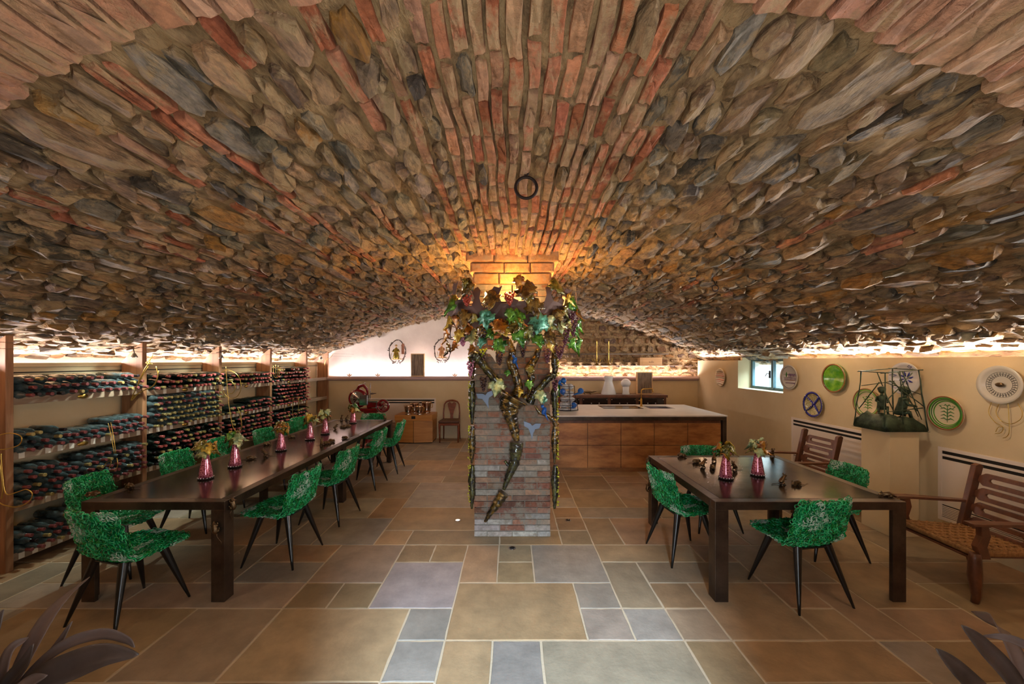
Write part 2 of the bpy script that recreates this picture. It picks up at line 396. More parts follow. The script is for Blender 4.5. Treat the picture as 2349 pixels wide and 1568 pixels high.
def mort(s, y):
    v = Vector((s * 1.6, y * 1.1, 3.3))
    w = Vector((s * 5.2, y * 2.0, 1.7))
    r1 = 1 - 2 * abs(noise.noise(w)); r2 = 1 - 2 * abs(noise.noise(w * 2.3 + v))
    return .010 + .012 * noise.noise(v * 2.6) + .024 * (r1 - .5) + .014 * (r2 - .5) + .006 * noise.noise(v * 19)
rows = int((SMAX - SMIN) / .034); cols = int(9.9 / .042)
gv = []; gf = []
for i in range(rows + 1):
    s = SMIN + (SMAX - SMIN) * i / rows; x = x_of(s)
    sl = (-2 * 1.1 * x / 4.65 ** 2) if x < 0 else (-2 * 1.20 * x / 4.7 ** 2)
    L = math.hypot(1, sl); nx, nz = sl / L, -1 / L
    for j in range(cols + 1):
        y = -.45 + 9.9 * j / cols; h = mort(s, y)
        gv.append((x + nx * h, y, vault_pt(x, y) + nz * h))
for i in range(rows):
    for j in range(cols):
        a = i * (cols + 1) + j; gf.append((a, a + 1, a + cols + 2, a + cols + 1))
cm = MB(); cm.v = gv; cm.f = gf; cm.c = [None] * len(gf); cm.sm = [True] * len(gf)
# back of the masonry, so that the shell has thickness
ceiling = struct(cm.build('ceiling', M['mortar']))
top = MB(); n = 40
top.add([(XS[int(k * (NX - 1) / n)], yy, ZS[int(k * (NX - 1) / n)] + .35) for k in range(n + 1) for yy in (-.5, 9.5)],
        [(2 * k, 2 * k + 2, 2 * k + 3, 2 * k + 1) for k in range(n)])
top.build('masonry_back', M['mortar'], ceiling)

SCOL = [(156, 122, 88), (136, 108, 76), (120, 104, 74), (106, 96, 80), (128, 118, 102), (102, 92, 80), (112, 86, 62), (150, 120, 86), (132, 106, 72), (150, 108, 52), (126, 104, 84), (82, 72, 60), (160, 130, 98), (128, 100, 70), (140, 116, 88)]
BCOL = [(176, 108, 76), (166, 96, 68), (182, 120, 88), (156, 92, 62), (170, 124, 96), (150, 108, 82)]
def stone(mb, fn, a0, a1, b0, b1, h, col, r, n=10, tilt=.5, rough=.3, sq=.55):
    """rough stone on a surface: fn(a, b, height); long axis b"""
    ca, cb = (a0 + a1) / 2, (b0 + b1) / 2; ra, rb = (a1 - a0) / 2, (b1 - b0) / 2
    ta, tb = r.uniform(-tilt, tilt), r.uniform(-tilt, tilt) * .6
    ph = r.uniform(0, 6.28); vs = []; out = []
    for i in range(n):
        t = 2 * PI * i / n + r.uniform(-.15, .15); ct, st = math.cos(t), math.sin(t)
        k = (abs(ct) ** (2 / sq) + abs(st) ** (2 / sq)) ** (-sq / 2)
        if sq < .5:
            m3 = n // 4; side, q_ = divmod(i, m3); e = -1 + 2 * (q_ + r.uniform(-.12, .12) * (q_ > 0)) / m3; e = max(-1, e); d_ = 1 - rough * r.random()
            px_, py_ = ((e, -d_), (d_, e), (-e, d_), (-d_, -e))[side]
            if q_ == 0: px_ *= .95; py_ *= .98
            out.append((px_, py_)); continue
        else: k = min(1 / max(abs(ct), abs(st)), 1.22) * (1 - rough * r.random())
        out.append((ct * k, st * k))
    for (sc, hh) in ((1.0, -.02), (.98, .66), (.84 if sq > .5 else .88, 1.0)):
        for u, v in out:
            q = hh * h * (1 + (ta * u + tb * v) * .8) + (r.uniform(-.22, .22) * h * (1 if sq > .5 else .6) if hh > 0 else 0)
            if hh < 0: q = -.02
            vs.append(fn(ca + u * ra * sc, cb + v * rb * sc, q))
    kk = max(1, n // 5)
    for u, v in ((.3, .4), (-.3, -.35)):
        vs.append(fn(ca + u * ra, cb + v * rb, h * (1.05 + ta * u * .8 + tb * v * .8 + (r.uniform(-.35, .5) if sq > .5 else r.uniform(-.15, .15)))))
    fs = []
    for q in range(2):
        for i in range(n):
            j = (i + 1) % n; fs.append((q * n + i, q * n + j, (q + 1) * n + j, (q + 1) * n + i))
    A, B = 3 * n, 3 * n + 1; L2 = 2 * n
    for i in range(n):
        j = (i + 1) % n; tm = 2 * PI * (i + .5) / n; up = math.sin(tm) * .8 + math.cos(tm) * .6 > 0
        c = A if up else B; fs.append((L2 + i, L2 + j, c))
    # close the seam between the two crown points
    seam = [i for i in range(n) if ((math.sin(2 * PI * (i + .5) / n) * .8 + math.cos(2 * PI * (i + .5) / n) * .6) > 0) != ((math.sin(2 * PI * (i - .5) / n) * .8 + math.cos(2 * PI * (i - .5) / n) * .6) > 0)]
    for i in seam:
        nxt = (math.sin(2 * PI * (i + .5) / n) * .8 + math.cos(2 * PI * (i + .5) / n) * .6) > 0
        fs.append((L2 + i, A, B) if nxt else (L2 + i, B, A))
    mb.add(vs, fs, col)

def ybound(x): return 1.22 + .08 * x * x
rc = random.Random(5); pieces = []
def wob(s, y): return .028 * noise.noise(Vector((s * 3.1, y * 1.7, 0))) + .012 * noise.noise(Vector((s * 9, y * 4.7, 5)))
s = SMIN + .02
while s < SMAX - .03:
    core = -.40 < s < .60
    if core: kind, w = 'brick', rc.uniform(.048, .062)
    elif abs(s) < 3.2 and rc.random() < .44: kind, w = 'brick', rc.uniform(.045, .06)
    else: kind, w = 'stone', rc.uniform(.05, .15) if rc.random() < .75 else rc.uniform(.14, .22)
    if abs(s) > 3.0: w *= .72
    if s + w > SMAX: break
    y = ybound(x_of(s + w / 2)) + rc.uniform(-.05, .05)
    while y < 9.25:
        if kind == 'brick':
            l = rc.uniform(.20, .31)
            if core: pk = 'brick' if rc.random() < .97 else 'stone'
            else: pk = 'brick' if rc.random() < (.62 if abs(s) < 2.2 else .30) else 'stone'
        else: pk = 'stone'; l = w * rc.uniform(1.2, 3.2) + .03
        l = min(l, .55)
        if 4.0 < y + l / 2 < 4.95 and abs(x_of(s)) < .45: y += l + .02; continue
        pieces.append((s, s + w, y, y + l, pk, core)); y += l + (rc.uniform(.008, .014) if pk == 'brick' else rc.uniform(.010, .026))
    s += w + (rc.uniform(.008, .020) if core else rc.uniform(.012, .024))
near = []
s = SMIN + .02
while s < SMAX - .1:
    w = rc.uniform(.075, .125); yb = ybound(x_of(s + w / 2)); y = yb - rc.uniform(0, .05)
    while y > -.35:
        l = rc.uniform(.24, .34); near.append((s, s + w, y - l, y, 'facing', False)); y -= l + .012
    s += w + .010
allp = pieces + near
def vis(p):
    ss, yy = (p[0] + p[1]) / 2, (p[2] + p[3]) / 2; x = x_of(ss)
    if yy < .5: return 0
    px, py = HX + F * x / yy, HY - F * (vault_pt(x, yy) - EYE) / yy
    if not (-120 < px < 2470 and -150 < py < 860): return 0
    zz = vault_pt(x, yy) - EYE
    return (p[1] - p[0]) * (p[3] - p[2]) * max(.15, zz) / yy ** 3
allp.sort(key=vis, reverse=True)
rest = MB()
cnt = {'brick': 0, 'stone': 0, 'facing': 0}
for k, p in enumerate(allp):
    s0, s1, y0, y1, kd, core = p
    big = k < 560 and cnt[kd] < (280 if kd != 'facing' else 120) and vis(p) > 0
    cnt[kd] += big
    mb = MB() if big else rest
    fn = lambda a, b, h: VP(a + wob(a, b), b, h + .004)
    if kd == 'stone':
        hh = rc.uniform(.022, .055) * (1 if abs(s0) < 4.3 else .6)
        if rc.random() < .12: hh *= 1.5
        stone(mb, fn, s0 - .012, s1 + .012, y0 - .012, y1 + .012, hh, vary(rc.choice(SCOL), rc, 12), rc, n=11 if big else 8, tilt=.85, rough=.38)
    elif kd == 'brick':
        c = rc.choice(BCOL)
        if core and rc.random() < .3: c = (170, 128, 98)
        stone(mb, fn, s0, s1, y0, y1, rc.uniform(.022, .045), vary(c, rc, 10), rc, n=12, tilt=.18, rough=.10, sq=.3)
    else:
        stone(mb, lambda a, b, h: VP(a, b, h), s0, s1, y0, y1, rc.uniform(.052, .066), vary(rc.choice(((176, 130, 100), (168, 120, 92), (182, 142, 112))), rc, 8), rc, n=12, tilt=.1, rough=.05, sq=.25)
    if big: mb.build('brick' if kd != 'stone' else 'stone', M['stone' if kd == 'stone' else 'vaultbrick'], ceiling)
# the remaining pieces are joined, stones and bricks together
stuff(rest.build('masonry', M['stone'], ceiling))
print('vault pieces', len(allp), cnt, len(rest.f))

# ------------------------------------------------------------------ walls
wl = struct(MB().box(-4.60, -4.56, -.3, 9.2, 0, 1.745).box(-4.62, -4.545, -.3, 9.2, 1.745, 1.785).build('wall_left', M['cream'], bevel=.004))
MB().box(-4.95, -4.74, -.5, 9.5, 0, 2.3).build('upper_wall', M['white'], wl)
MB().box(-4.74, -4.60, -.3, 9.2, 1.60, 1.66).build('light_cove', M['white'], wl)
MB().box(-4.559, -4.552, -.3, 9.2, 1.69, 1.70).build('groove_shade_strip', M['dark'], wl)  # raised dark strip, its colour stands in for the shade of a groove
YW0, YW1 = 6.30, 7.56
rw = MB().box(4.35, 4.43, -.3, YW0, 0, 1.84).box(4.35, 4.43, YW1, 9.2, 0, 1.815).box(4.35, 4.43, YW0, YW1, 0, 1.285)
rw.box(4.43, 4.66, YW0 - .05, YW0, 1.2, 1.87).box(4.43, 4.66, YW1, YW1 + .05, 1.2, 1.87).box(4.43, 4.66, YW0, YW1, 1.22, 1.285)
wr = struct(rw.build('wall_right', M['cream']))
MB().box(4.66, 4.95, -.5, YW0, 0, 2.0).box(4.66, 4.95, YW1, 9.5, 0, 2.0).box(4.66, 4.95, YW0, YW1, 0, 1.28).build('outer_wall', M['white'], wr)
MB().box(4.43, 4.62, -.3, YW0 - .05, 1.70, 1.76).box(4.43, 4.62, YW1 + .05, 9.2, 1.70, 1.76).build('light_cove', M['white'], wr)
wb = struct(MB().box(-4.8, 4.6, 9.2, 9.24, 0, 1.345).build('wall_back', M['cream']))
MB().box(-4.9, .30, 9.40, 9.60, 0, 3.3).build('upper_wall', M['white'], wb)
MB().box(.30, 4.9, 9.44, 9.64, 0, 3.3).build('rubble_mortar', M['mortar'], wb)
MB().box(-4.8, 4.6, 9.24, 9.40, 1.30, 1.345).build('light_cove', M['white'], wb)
led = MB()
prof = [(9.20, 1.345), (9.15, 1.35), (9.115, 1.375), (9.105, 1.40), (9.115, 1.425), (9.15, 1.445), (9.215, 1.445), (9.215, 1.345)]
led.prism([(-4.30, y, z) for y, z in prof], (8.64, 0, 0))
led.build('rounded_ledge', M['ledge'], wb, smooth=False)
# rubble stones of the back wall, right half
rs = random.Random(21); z = 1.42; kst = 0
while z < 3.0:
    h = rs.uniform(.09, .20); x = .34 + rs.uniform(-.1, .05)
    while x < 4.75:
        w = rs.uniform(.12, .36)
        if z + h * .3 < vault_pt(x + w / 2, 9.2) + .1:
            mb = MB(); c = rs.choice([(150, 108, 66), (126, 90, 58), (170, 132, 92), (138, 104, 70), (116, 88, 66), (164, 120, 72), (108, 84, 66)])
            stone(mb, lambda a, b, hh: Vector((b, 9.44 - hh, a)), z + .01, z + h - .012, x + .012, x + w - .012, rs.uniform(.02, .055), vary(c, rs, 10), rs, n=10, tilt=.4, rough=.35)
            mb.build('rubble_stone', M['stone'], wb); kst += 1
        x += w
    z += h
print('rubble', kst)
# wall behind the viewer with the entrance opening
wf = MB()
ys0, ys1 = -.62, -.30
wf.box(-4.9, -.34, ys0, ys1, 0, 3.2).box(.62, 4.9, ys0, ys1, 0, 3.2).box(-.34, .62, ys0, ys1, 2.12, 3.2)
struct(wf.build('wall_front', M['cream']))
# terrace outside the entrance and ground outside the window
struct(MB().box(-6, 6, -7, -.62, -.16, -.01).build('terrace', M['grout']))
struct(MB().box(5.0, 9, 4, 10, 1.0, 1.15).build('light_well', M['white']))
# window in the right wall
win = struct(MB().ringplate([(4.60, YW0, 1.285), (4.60, YW1, 1.285), (4.60, YW1, 1.85), (4.60, YW0, 1.85)],
        [(4.60, YW0 + .05, 1.335), (4.60, YW1 - .05, 1.335), (4.60, YW1 - .05, 1.80), (4.60, YW0 + .05, 1.80)], (.05, 0, 0)).build('window_1', M['winframe']))
MB().box(4.59, 4.64, 6.90, 6.955, 1.30, 1.83).build('mullion', M['winframe'], win)
for a, b in ((YW0 + .05, 6.90), (6.955, YW1 - .05)):
    MB().box(4.615, 4.622, a, b, 1.33, 1.81).build('pane', M['windowglass'], win)
hb = MB().box(4.565, 4.59, 6.965, 6.985, 1.50, 1.63).tube([(4.575, 6.975, 1.57), (4.56, 7.02, 1.585), (4.56, 7.07, 1.53)], .008)
hb.build('handle', M['rust'], win)
# pale awning seen through the panes
aw = MB(); aw.prism([(6.2, 5.6, 1.15), (6.25, 7.4, 2.4), (6.3, 9.6, 2.6), (6.4, 8.2, 1.15)], (.05, 0, 0))
tag(aw.build('awning', M['white']), 'white sloping awning outside beyond the small window', 'awning')

# ------------------------------------------------------------------ brick column
cx0, cx1, cy0, cy1 = -.385, .385, 4.03, 4.80
column = struct(MB().box(cx0 + .012, cx1 - .012, cy0 + .012, cy1 - .012, -.01, 2.96).build('column', M['colmortar']))
rb = random.Random(3)
CB = [(142, 92, 70), (150, 106, 82), (132, 86, 66), (150, 122, 100), (130, 104, 86), (156, 124, 100), (118, 82, 66), (146, 128, 110)]
WH = [(158, 148, 136), (146, 136, 126), (164, 154, 142)]
zc = 0.004; course = 0
while zc < 2.58:
    h = rb.uniform(.058, .066)
    def bcol():
        pw = .62 if zc < .16 else .22 if zc < .9 else .06
        return vary(rb.choice(WH if rb.random() < pw else CB), rb, 12)
    off = (.0, .13)[course % 2]
    def brick(x0, x1, y0, y1):
        d = rb.uniform(0, .007)
        MB().box(x0 - (d if x0 == cx0 else 0), x1 + (d if x1 == cx1 else 0), y0 - (d if y0 == cy0 else 0), y1 + (d if y1 == cy1 else 0), zc, zc + h - .010, bcol()).build('brick', M['colbrick'], column)
    xs = [cx0] + [cx0 + .128 + off + .256 * k for k in range(3) if cx0 + .128 + off + .256 * k < cx1 - .06] + [cx1]
    for a, b in zip(xs[:-1], xs[1:]): brick(a + (.005 if a > cx0 else 0), b - (.005 if b < cx1 else 0), cy0, cy0 + .12)
    ysx = [cy0 + .13, cy0 + .385 + off * .4, cy1 - .0]
    if course % 1 == 0:
        for a, b in zip(ysx[:-1], ysx[1:]):
            brick(cx0, cx0 + .12, a, b - .01 if b < cy1 else b); brick(cx1 - .12, cx1, a, b - .01 if b < cy1 else b)
    zc += h; course += 1
bk = MB(); z = .004
while z < 2.58:
    for k in range(2): bk.box(cx0 + .13 + k * .255, cx0 + .375 + k * .255, cy1 - .1, cy1 + .002, z, z + .052, vary(rb.choice(CB), rb, 12))
    z += .062
stuff(bk.build('brick', M['brick'], column))
for z0, z1, e in ((2.585, 2.70, .02), (2.70, 2.80, .045), (2.80, 2.94, .085)):
    xs = [cx0 - e, cx0 - e + .31 + rb.uniform(-.05, .05), cx1 - .25 + rb.uniform(-.05, .05), cx1 + e]
    for a, b in zip(xs[:-1], xs[1:]):
        for (f0, f1) in ((cy0 - e, cy0 + .3), (cy1 - .3, cy1 + e)):
            mb = MB(); stone(mb, lambda u, v, hh: Vector((v, (f0 - hh) if f0 < 4.3 else (f1 + hh), u)), z0 + .004, z1 - .004, a + .004, b - .004, .014, vary((176, 124, 78), rb), rb, n=12, tilt=.2, rough=.08, sq=.25)
            mb.box(a + .004, b - .004, f0, f1, z0 + .004, z1 - .004, vary((172, 120, 76), rb)); mb.build('capital_stone', M['brick'], column)
    for (g0, g1) in ((cx0 - e, cx0), (cx1, cx1 + e)):
        MB().box(g0, g1, cy0 + .3, cy1 - .3, z0 + .004, z1 - .004, vary((172, 120, 76), rb)).build('capital_stone', M['brick'], column)

# round lights let into the slabs around the column
for k, (px, py, on) in enumerate(((1175, 1257, 0), (1303, 1193, 0), (1050, 1193, 1))):
    Y = 1620 / (py - HY); X = (px - HX) / F * Y
    o = MB().lathe([(.036, 0), (.036, .004), (.026, .005), (.025, .002)], 20, T(X, Y, .0005)).build('floor_light', M['chrome'])
    tag(o, ('round recessed floor light in front of the brick column', 'unlit round floor light in the slabs right of the column', 'lit white floor light in the slabs left of the column')[k], 'floor light', None)
    MB().lathe([(.001, .003), (.025, .0035), (.025, .0045), (.001, .005)], 20, T(X, Y, .0005)).build('lens', M['floorlamp' if on else 'dark'], o)

# ------------------------------------------------------------------ tables
def table(name, label, x0, x1, y0, y1, legsY, seam=None, L=.10):
    t = thing(name, label, 'table', ((x0 + x1) / 2, (y0 + y1) / 2, 0)); O = ((x0 + x1) / 2, (y0 + y1) / 2, 0)
    def part(mb, n, m, b=.003): o = mb.build(n, m, t, bevel=b, origin=O); o.location = (0, 0, 0); return o
    z = .75; fr = MB(); w = .075
    fr.box(x0, x1, y0, y0 + w, z - .062, z).box(x0, x1, y1 - w, y1, z - .062, z).box(x0, x0 + w, y0 + w, y1 - w, z - .062, z).box(x1 - w, x1, y0 + w, y1 - w, z - .062, z)
    part(fr, 'table_frame', M['steel'])
    ys = [y0 + w + .003] + ([seam] if seam else []) + [y1 - w - .003]
    for a, b in zip(ys[:-1], ys[1:]):
        part(MB().box(x0 + w + .003, x1 - w - .003, a + .0015, b - .0015, z - .02, z - .001), 'tabletop_panel', M['steeltop'], .001)
    for yy in legsY:
        for xx in (x0, x1 - L):
            lg = MB(); s = 1 if xx == x0 else -1; ox = xx if xx == x0 else x1; q = .03
            ya = yy; yb = yy + L
            pts = [(ox, ya), (ox + s * L, ya), (ox + s * L, ya + q), (ox + s * (L - .03), ya + q), (ox + s * (L - .03), ya + q + .012), (ox + s * .035, ya + q + .012), (ox + s * .035, yb), (ox, yb)]
            if yy > (y0 + y1) / 2: pts = [(px, ya + yb - py) for px, py in pts]
            sg = sum(pts[i][0] * pts[(i + 1) % 8][1] - pts[(i + 1) % 8][0] * pts[i][1] for i in range(8))
            if sg < 0: pts = pts[::-1]
            lg.prism([(px, py, .0) for px, py in pts], (0, 0, z - .061))
            part(lg, 'leg', M['steel'])
    return t
table('dining_table', 'long dark steel dining table beside the wine shelves, with six vases', -3.22, -2.15, 2.93, 7.05, (2.93, 4.99, 6.95), 5.10)
table('dining_table', 'square dark steel dining table at the right, with two vases', 1.516, 2.944, 2.93, 4.375, (2.93, 4.275), None)

# ------------------------------------------------------------------ green chairs
PROF = [(.262, .452), (.20, .449), (.12, .437), (.03, .424), (-.06, .421), (-.135, .438), (-.19, .485), (-.222, .56), (-.248, .645), (-.272, .73), (-.292, .80)]
PW = [.175, .215, .235, .242, .242, .240, .236, .232, .228, .222, .205]
PT = np.concatenate([[0], np.cumsum([math.hypot(PROF[i + 1][0] - PROF[i][0], PROF[i + 1][1] - PROF[i][1]) for i in range(10)])])
def shellpt(u, v, h=0.):
    """u: length along the profile; v: -1..1 across"""
    def f(uu):
        y = np.interp(uu, PT, [p[0] for p in PROF]); z = np.interp(uu, PT, [p[1] for p in PROF]); w = np.interp(uu, PT, PW)
        k = uu / PT[-1]; c = abs(v) ** 2.4
        seat = max(0, min(1, (k - .02) * 4)) * max(0, min(1, (.62 - k) * 4)); back = max(0, min(1, (k - .45) * 4))
        return Vector((v * w, y + .055 * c * back, z + .045 * c * seat))
    p = f(u); d = (f(u + .01) - f(u - .01)).normalized(); nn = Vector((1, 0, 0)).cross(d)
    if nn.z < 0 and d.y < -.5: nn = -nn
    if d.z > .5 and nn.y < 0: nn = -nn
    return p + nn.normalized() * h, d
def make_chair(label):
    t = thing('shell_chair', label, 'chair', (0, 0, 0), 0, None)
    r = random.Random(9); sh = MB(); nu, nv = 26, 14
    for side in (0, 1):
        vs = []
        for i in range(nu + 1):
            for j in range(nv + 1):
                p, d = shellpt(PT[-1] * (.015 + .97 * i / nu), (-1 + 2 * j / nv) * .97, (-.005, .005)[side]); vs.append(p)
        fs = [(i * (nv + 1) + j, i * (nv + 1) + j + 1, (i + 1) * (nv + 1) + j + 1, (i + 1) * (nv + 1) + j) for i in range(nu) for j in range(nv)]
        if side: fs = [f[::-1] for f in fs]
        sh.add(vs, fs, None, True)
    sh.build('shell_core', M['greenshell'], t)
    lp = MB(); k = 0; u = 0.0
    while u < PT[-1] + .004:
        wv = np.interp(u, PT, PW); nn = int(2 * wv / .0185)
        for q in range(nn + 1):
            v = (-1 + 2 * (q + (k % 2) * .5) / nn)
            if abs(v) > 1.05: continue
            for hs in (-1, 1):
                p, d = shellpt(min(max(u + r.uniform(-.005, .005), 0), PT[-1]), max(-1.03, min(1.03, v + r.uniform(-.02, .02))), hs * .008)
                wx = Vector((1, 0, 0)); nrm = wx.cross(d).normalized()
                tl = r.uniform(-.75, .75); a1 = (wx * math.cos(tl) + nrm * math.sin(tl)).normalized(); tl2 = r.uniform(-.6, .6)
                a2 = (d * math.cos(tl2) + nrm * math.sin(tl2)).normalized()
                pn = noise.noise(Vector((v * 1.3, u * 5.5, hs * .3 + 2.2)))
                if pn > .26: c = r.choice(((176, 214, 190), (120, 190, 150), (200, 222, 206), (70, 160, 110)))
                else: c = r.choice(((0, 122, 66), (4, 160, 90), (0, 100, 50), (20, 184, 108), (0, 140, 50), (60, 208, 136)))
                R, rr = r.uniform(.011, .0165), r.uniform(.0030, .0044); ns, nt = 8, 4; vs = []; fs = []
                for i in range(ns):
                    th = 2 * PI * i / ns; ctr = a1 * math.cos(th) + a2 * math.sin(th); nz = a1.cross(a2)
                    for j in range(nt):
                        ph = 2 * PI * j / nt; vs.append(p + ctr * (R + rr * math.cos(ph)) + nz * (rr * math.sin(ph)))
                for i in range(ns):
                    for j in range(nt):
                        fs.append((i * nt + j, ((i + 1) % ns) * nt + j, ((i + 1) % ns) * nt + (j + 1) % nt, i * nt + (j + 1) % nt))
                lp.add(vs, fs, lin(c), True)
        u += .0165; k += 1
    o = stuff(lp.build('resin_rings', M['green'], t)); print('rings faces', len(lp.f))
    for sx in (-1, 1):
        for sy in (-1, 1):
            top = Vector((sx * .13, sy * .12 - .01, .425)); bot = Vector((sx * .232, sy * .235 - .01, 0))
            lg = MB(); n = 10; d = (bot - top).normalized(); ux = d.cross(Vector((0, 1, 0))).normalized(); uy = ux.cross(d); vs = []
            for i in range(7):
                f = i / 6; r_ = .021 * (1 - f) ** .9 + .0085
                for q in range(n): vs.append(top + (bot - top) * f + (ux * math.cos(2 * PI * q / n) + uy * math.sin(2 * PI * q / n)) * r_)
            for i in range(n): vs[-n + i].z = 0
            fs = [(i * n + q, (i + 1) * n + q, (i + 1) * n + (q + 1) % n, i * n + (q + 1) % n) for i in range(6) for q in range(n)]
            lg.add(vs, fs, None, True); b = 0
            lg.f.append(tuple(6 * n + q for q in range(n - 1, -1, -1))); lg.c.append(None); lg.sm.append(False)
            lg.build('leg', M['blackwood'], t)
    MB().box(-.15, .15, -.15, .13, .408, .420).build('mounting_plate', M['blackwood'], t, bevel=.004)
    return t
H = math.pi / 180
CH = [  # x, y, heading angle (0 = facing away from the viewer), label
    (-2.75, 2.84, -14, 'green resin chair at the near end of the long table, its back to the viewer'),
    (-2.12, 3.63, 86, 'green resin chair nearest the viewer on the aisle side of the long table'),
    (-2.10, 4.52, 84, 'green resin chair second from the front on the aisle side of the long table'),
    (-2.14, 5.70, 88, 'green resin chair third from the front on the aisle side of the long table'),
    (-2.08, 6.48, 92, 'green resin chair farthest back on the aisle side of the long table'),
    (-2.60, 7.14, 180, 'green resin chair tucked under the far end of the long table'),
    (-3.42, 3.42, -78, 'green resin chair nearest the viewer on the shelf side of the long table'),
    (-3.44, 4.30, -84, 'green resin chair second from the front on the shelf side of the long table'),
    (-3.52, 5.04, -88, 'green resin chair third from the front on the shelf side, behind the second vase'),
    (-3.40, 5.72, -90, 'green resin chair fourth from the front on the shelf side of the long table'),
    (-3.38, 6.32, -92, 'green resin chair fifth from the front on the shelf side, behind the third vase'),
    (-3.52, 6.86, -92, 'green resin chair farthest back on the shelf side of the long table'),
    (1.60, 3.68, -82, 'green resin chair at the left side of the square table'),
    (2.22, 3.06, 10, 'green resin chair at the near side of the square table, back to the viewer'),
    (2.96, 3.74, 86, 'green resin chair at the right side of the square table, by the white pedestal'),
    (2.18, 4.32, 180, 'green resin chair at the far side of the square table, facing the viewer')]
ch0 = make_chair(CH[0][3])
for i, (x, y, a, lb) in enumerate(CH):
    if i == 0: ch0.location = (x, y, 0); ch0.rotation_euler = (0, 0, a * H); ch0['group'] = 'green shell chairs around the two tables'
    else: dup(ch0, (x, y, 0), a * H, lb, 'green shell chairs around the two tables')

# ------------------------------------------------------------------ wine shelves
POSTS = [3.35, 4.58, 5.77, 6.98, 8.20, 9.15]
SX0, SX1 = -4.535, -4.29
bayname = ['nearest', 'second', 'third', 'fourth', 'empty fifth']
for i, y in enumerate(POSTS):
    mb = MB(); w = .055
    prof = [(SX1, 0), (SX1, 2.02), (SX1 - .06, 1.985), (SX1 - .13, 1.92), (SX1 - .20, 1.84), (SX0, 1.795), (SX0, 0)]
    mb.prism([(x, y - w / 2, z) for x, z in prof], (0, w, 0))
    o = mb.build('shelf_upright', M['walnut'], bevel=.004)
    tag(o, ['thick timber shelf upright at the left edge of the picture', 'thick timber shelf upright with a gold wire hooked round it', 'timber shelf upright beside the treble clef wire', 'timber shelf upright between the third and fourth bottle bays',
            'timber shelf upright between the bottles and the empty bay', 'timber shelf upright against the white back wall'][i], 'shelf post', 'timber uprights of the wine shelves')
SZ = [[1.475, 1.0, .55, .125], [1.45, .995, .545, .125], [1.42, .99, .545, .125], [1.42, .985, .545, .125], [1.42, .98]]
snames = ['top', 'second', 'third', 'bottom']
for b in range(5):
    y0, y1 = POSTS[b] + .0285, POSTS[b + 1] - .0285
    for k, z in enumerate(SZ[b]):
        t = MB().box(SX0 + .003, SX1 - .03, y0, y1, z - .038, z - .004).build('shelf', M['shelf'], bevel=.002)
        tag(t, ('bare timber shelf, %s in the empty bay by the back wall' % ('upper', 'lower')[k]) if b == 4 else 'timber shelf carrying wine bottles, %s level of the %s bay' % (snames[k], bayname[b]), 'shelf', 'timber shelves of the wine rack')
        MB().box(SX1 - .03, SX1 - .012, y0, y1, z - .055, z + .012).build('front_rail', M['shelf'], t, bevel=.002)
        if b < 4:
            rr = random.Random(b * 9 + k); n = 12
            for q in range(n):
                yy = y0 + .04 + (y1 - y0 - .1) * q / (n - 1)
                if rr.random() < (.25 if k == 0 else .8):
                    MB().box(SX1 - .0115, SX1 - .010, yy, yy + .042, z - .05, z + .006).build('paper_tag', M['paper'], t)
            ye = y0 + .55
            MB().lathe([(.001, 0), (.05, 0), (.05, .003), (.001, .003)], 14, T(SX1 - .011, ye, z - .025) @ RY(PI / 2) @ Matrix.Diagonal((.45, 1, 1, 1))).build('brass_plaque', M['goldwire'], t)

# bottles
def bottle_prof(n=0): return [(.0335, -.002), (.037, .006), (.0375, .10), (.0375, .185), (.030, .215), (.0165, .240), (.0145, .262)]
def bottle_meshes():
    a = MB().lathe(bottle_prof(), 10); c = MB().lathe([(.0150, .256), (.0158, .262), (.0155, .292), (.0165, .296), (.0165, .306), (.014, .308)], 8)
    o = a.build('wine_bottle', M['bottle']); caps = [c.build('capsule', M[k], None) for k in ('capred', 'capgold', 'capblack')]
    return o, caps
bo, caps = bottle_meshes()
groups = {}
for b in range(4):
    rows_ = [[3, 3, 5, 4], [3, 6, 6, 3], [3, 3, 6, 3], [4, 6, 5, 3]][b]
    for k, z in enumerate(SZ[b]):
        y0, y1 = POSTS[b] + .07, POSTS[b + 1] - .07; n = 14; st = (y1 - y0) / (n - 1); L = []
        rr = random.Random(100 + b * 7 + k)
        for r_ in range(rows_[k]):
            m = n - (r_ % 2)
            for q in range(m):
                yy = y0 + st * (q + .5 * (r_ % 2))
                if b == 0 and k == 1 and r_ >= 2 and not (q < 6 - r_ or q > 8): continue
                if b == 0 and k == 2 and r_ == 4 and not (q < 4 or q > 5): continue
                if b == 0 and k == 3 and r_ >= 3 and (q < 3): continue
                if b == 2 and k == 1 and r_ == 2 and q < 6: continue
                if r_ == rows_[k] - 1 and rr.random() < .12: continue
                L.append((yy + rr.uniform(-.006, .006), z + .034 + r_ * .0655 + rr.uniform(0, .003), rr.uniform(-.06, .06), rr.uniform(-.02, .07), rr.uniform(-.01, .025), rr.random(), r_, q))
        groups[(b, k)] = L
order = [(0, 0), (0, 1), (0, 2), (0, 3), (1, 1), (1, 0)]
tot = 0; chosen = []
for g in order:
    if tot + len(groups[g]) <= 300: chosen.append(g); tot += len(groups[g])
print('bottles', {g: len(L) for g, L in groups.items()}, tot)
capnames = ['red', 'gold', 'black']
restb = MB()
ORD = ['first', 'second', 'third', 'fourth', 'fifth', 'sixth', 'seventh', 'eighth', 'ninth', 'tenth', 'eleventh', 'twelfth', 'thirteenth', 'fourteenth']
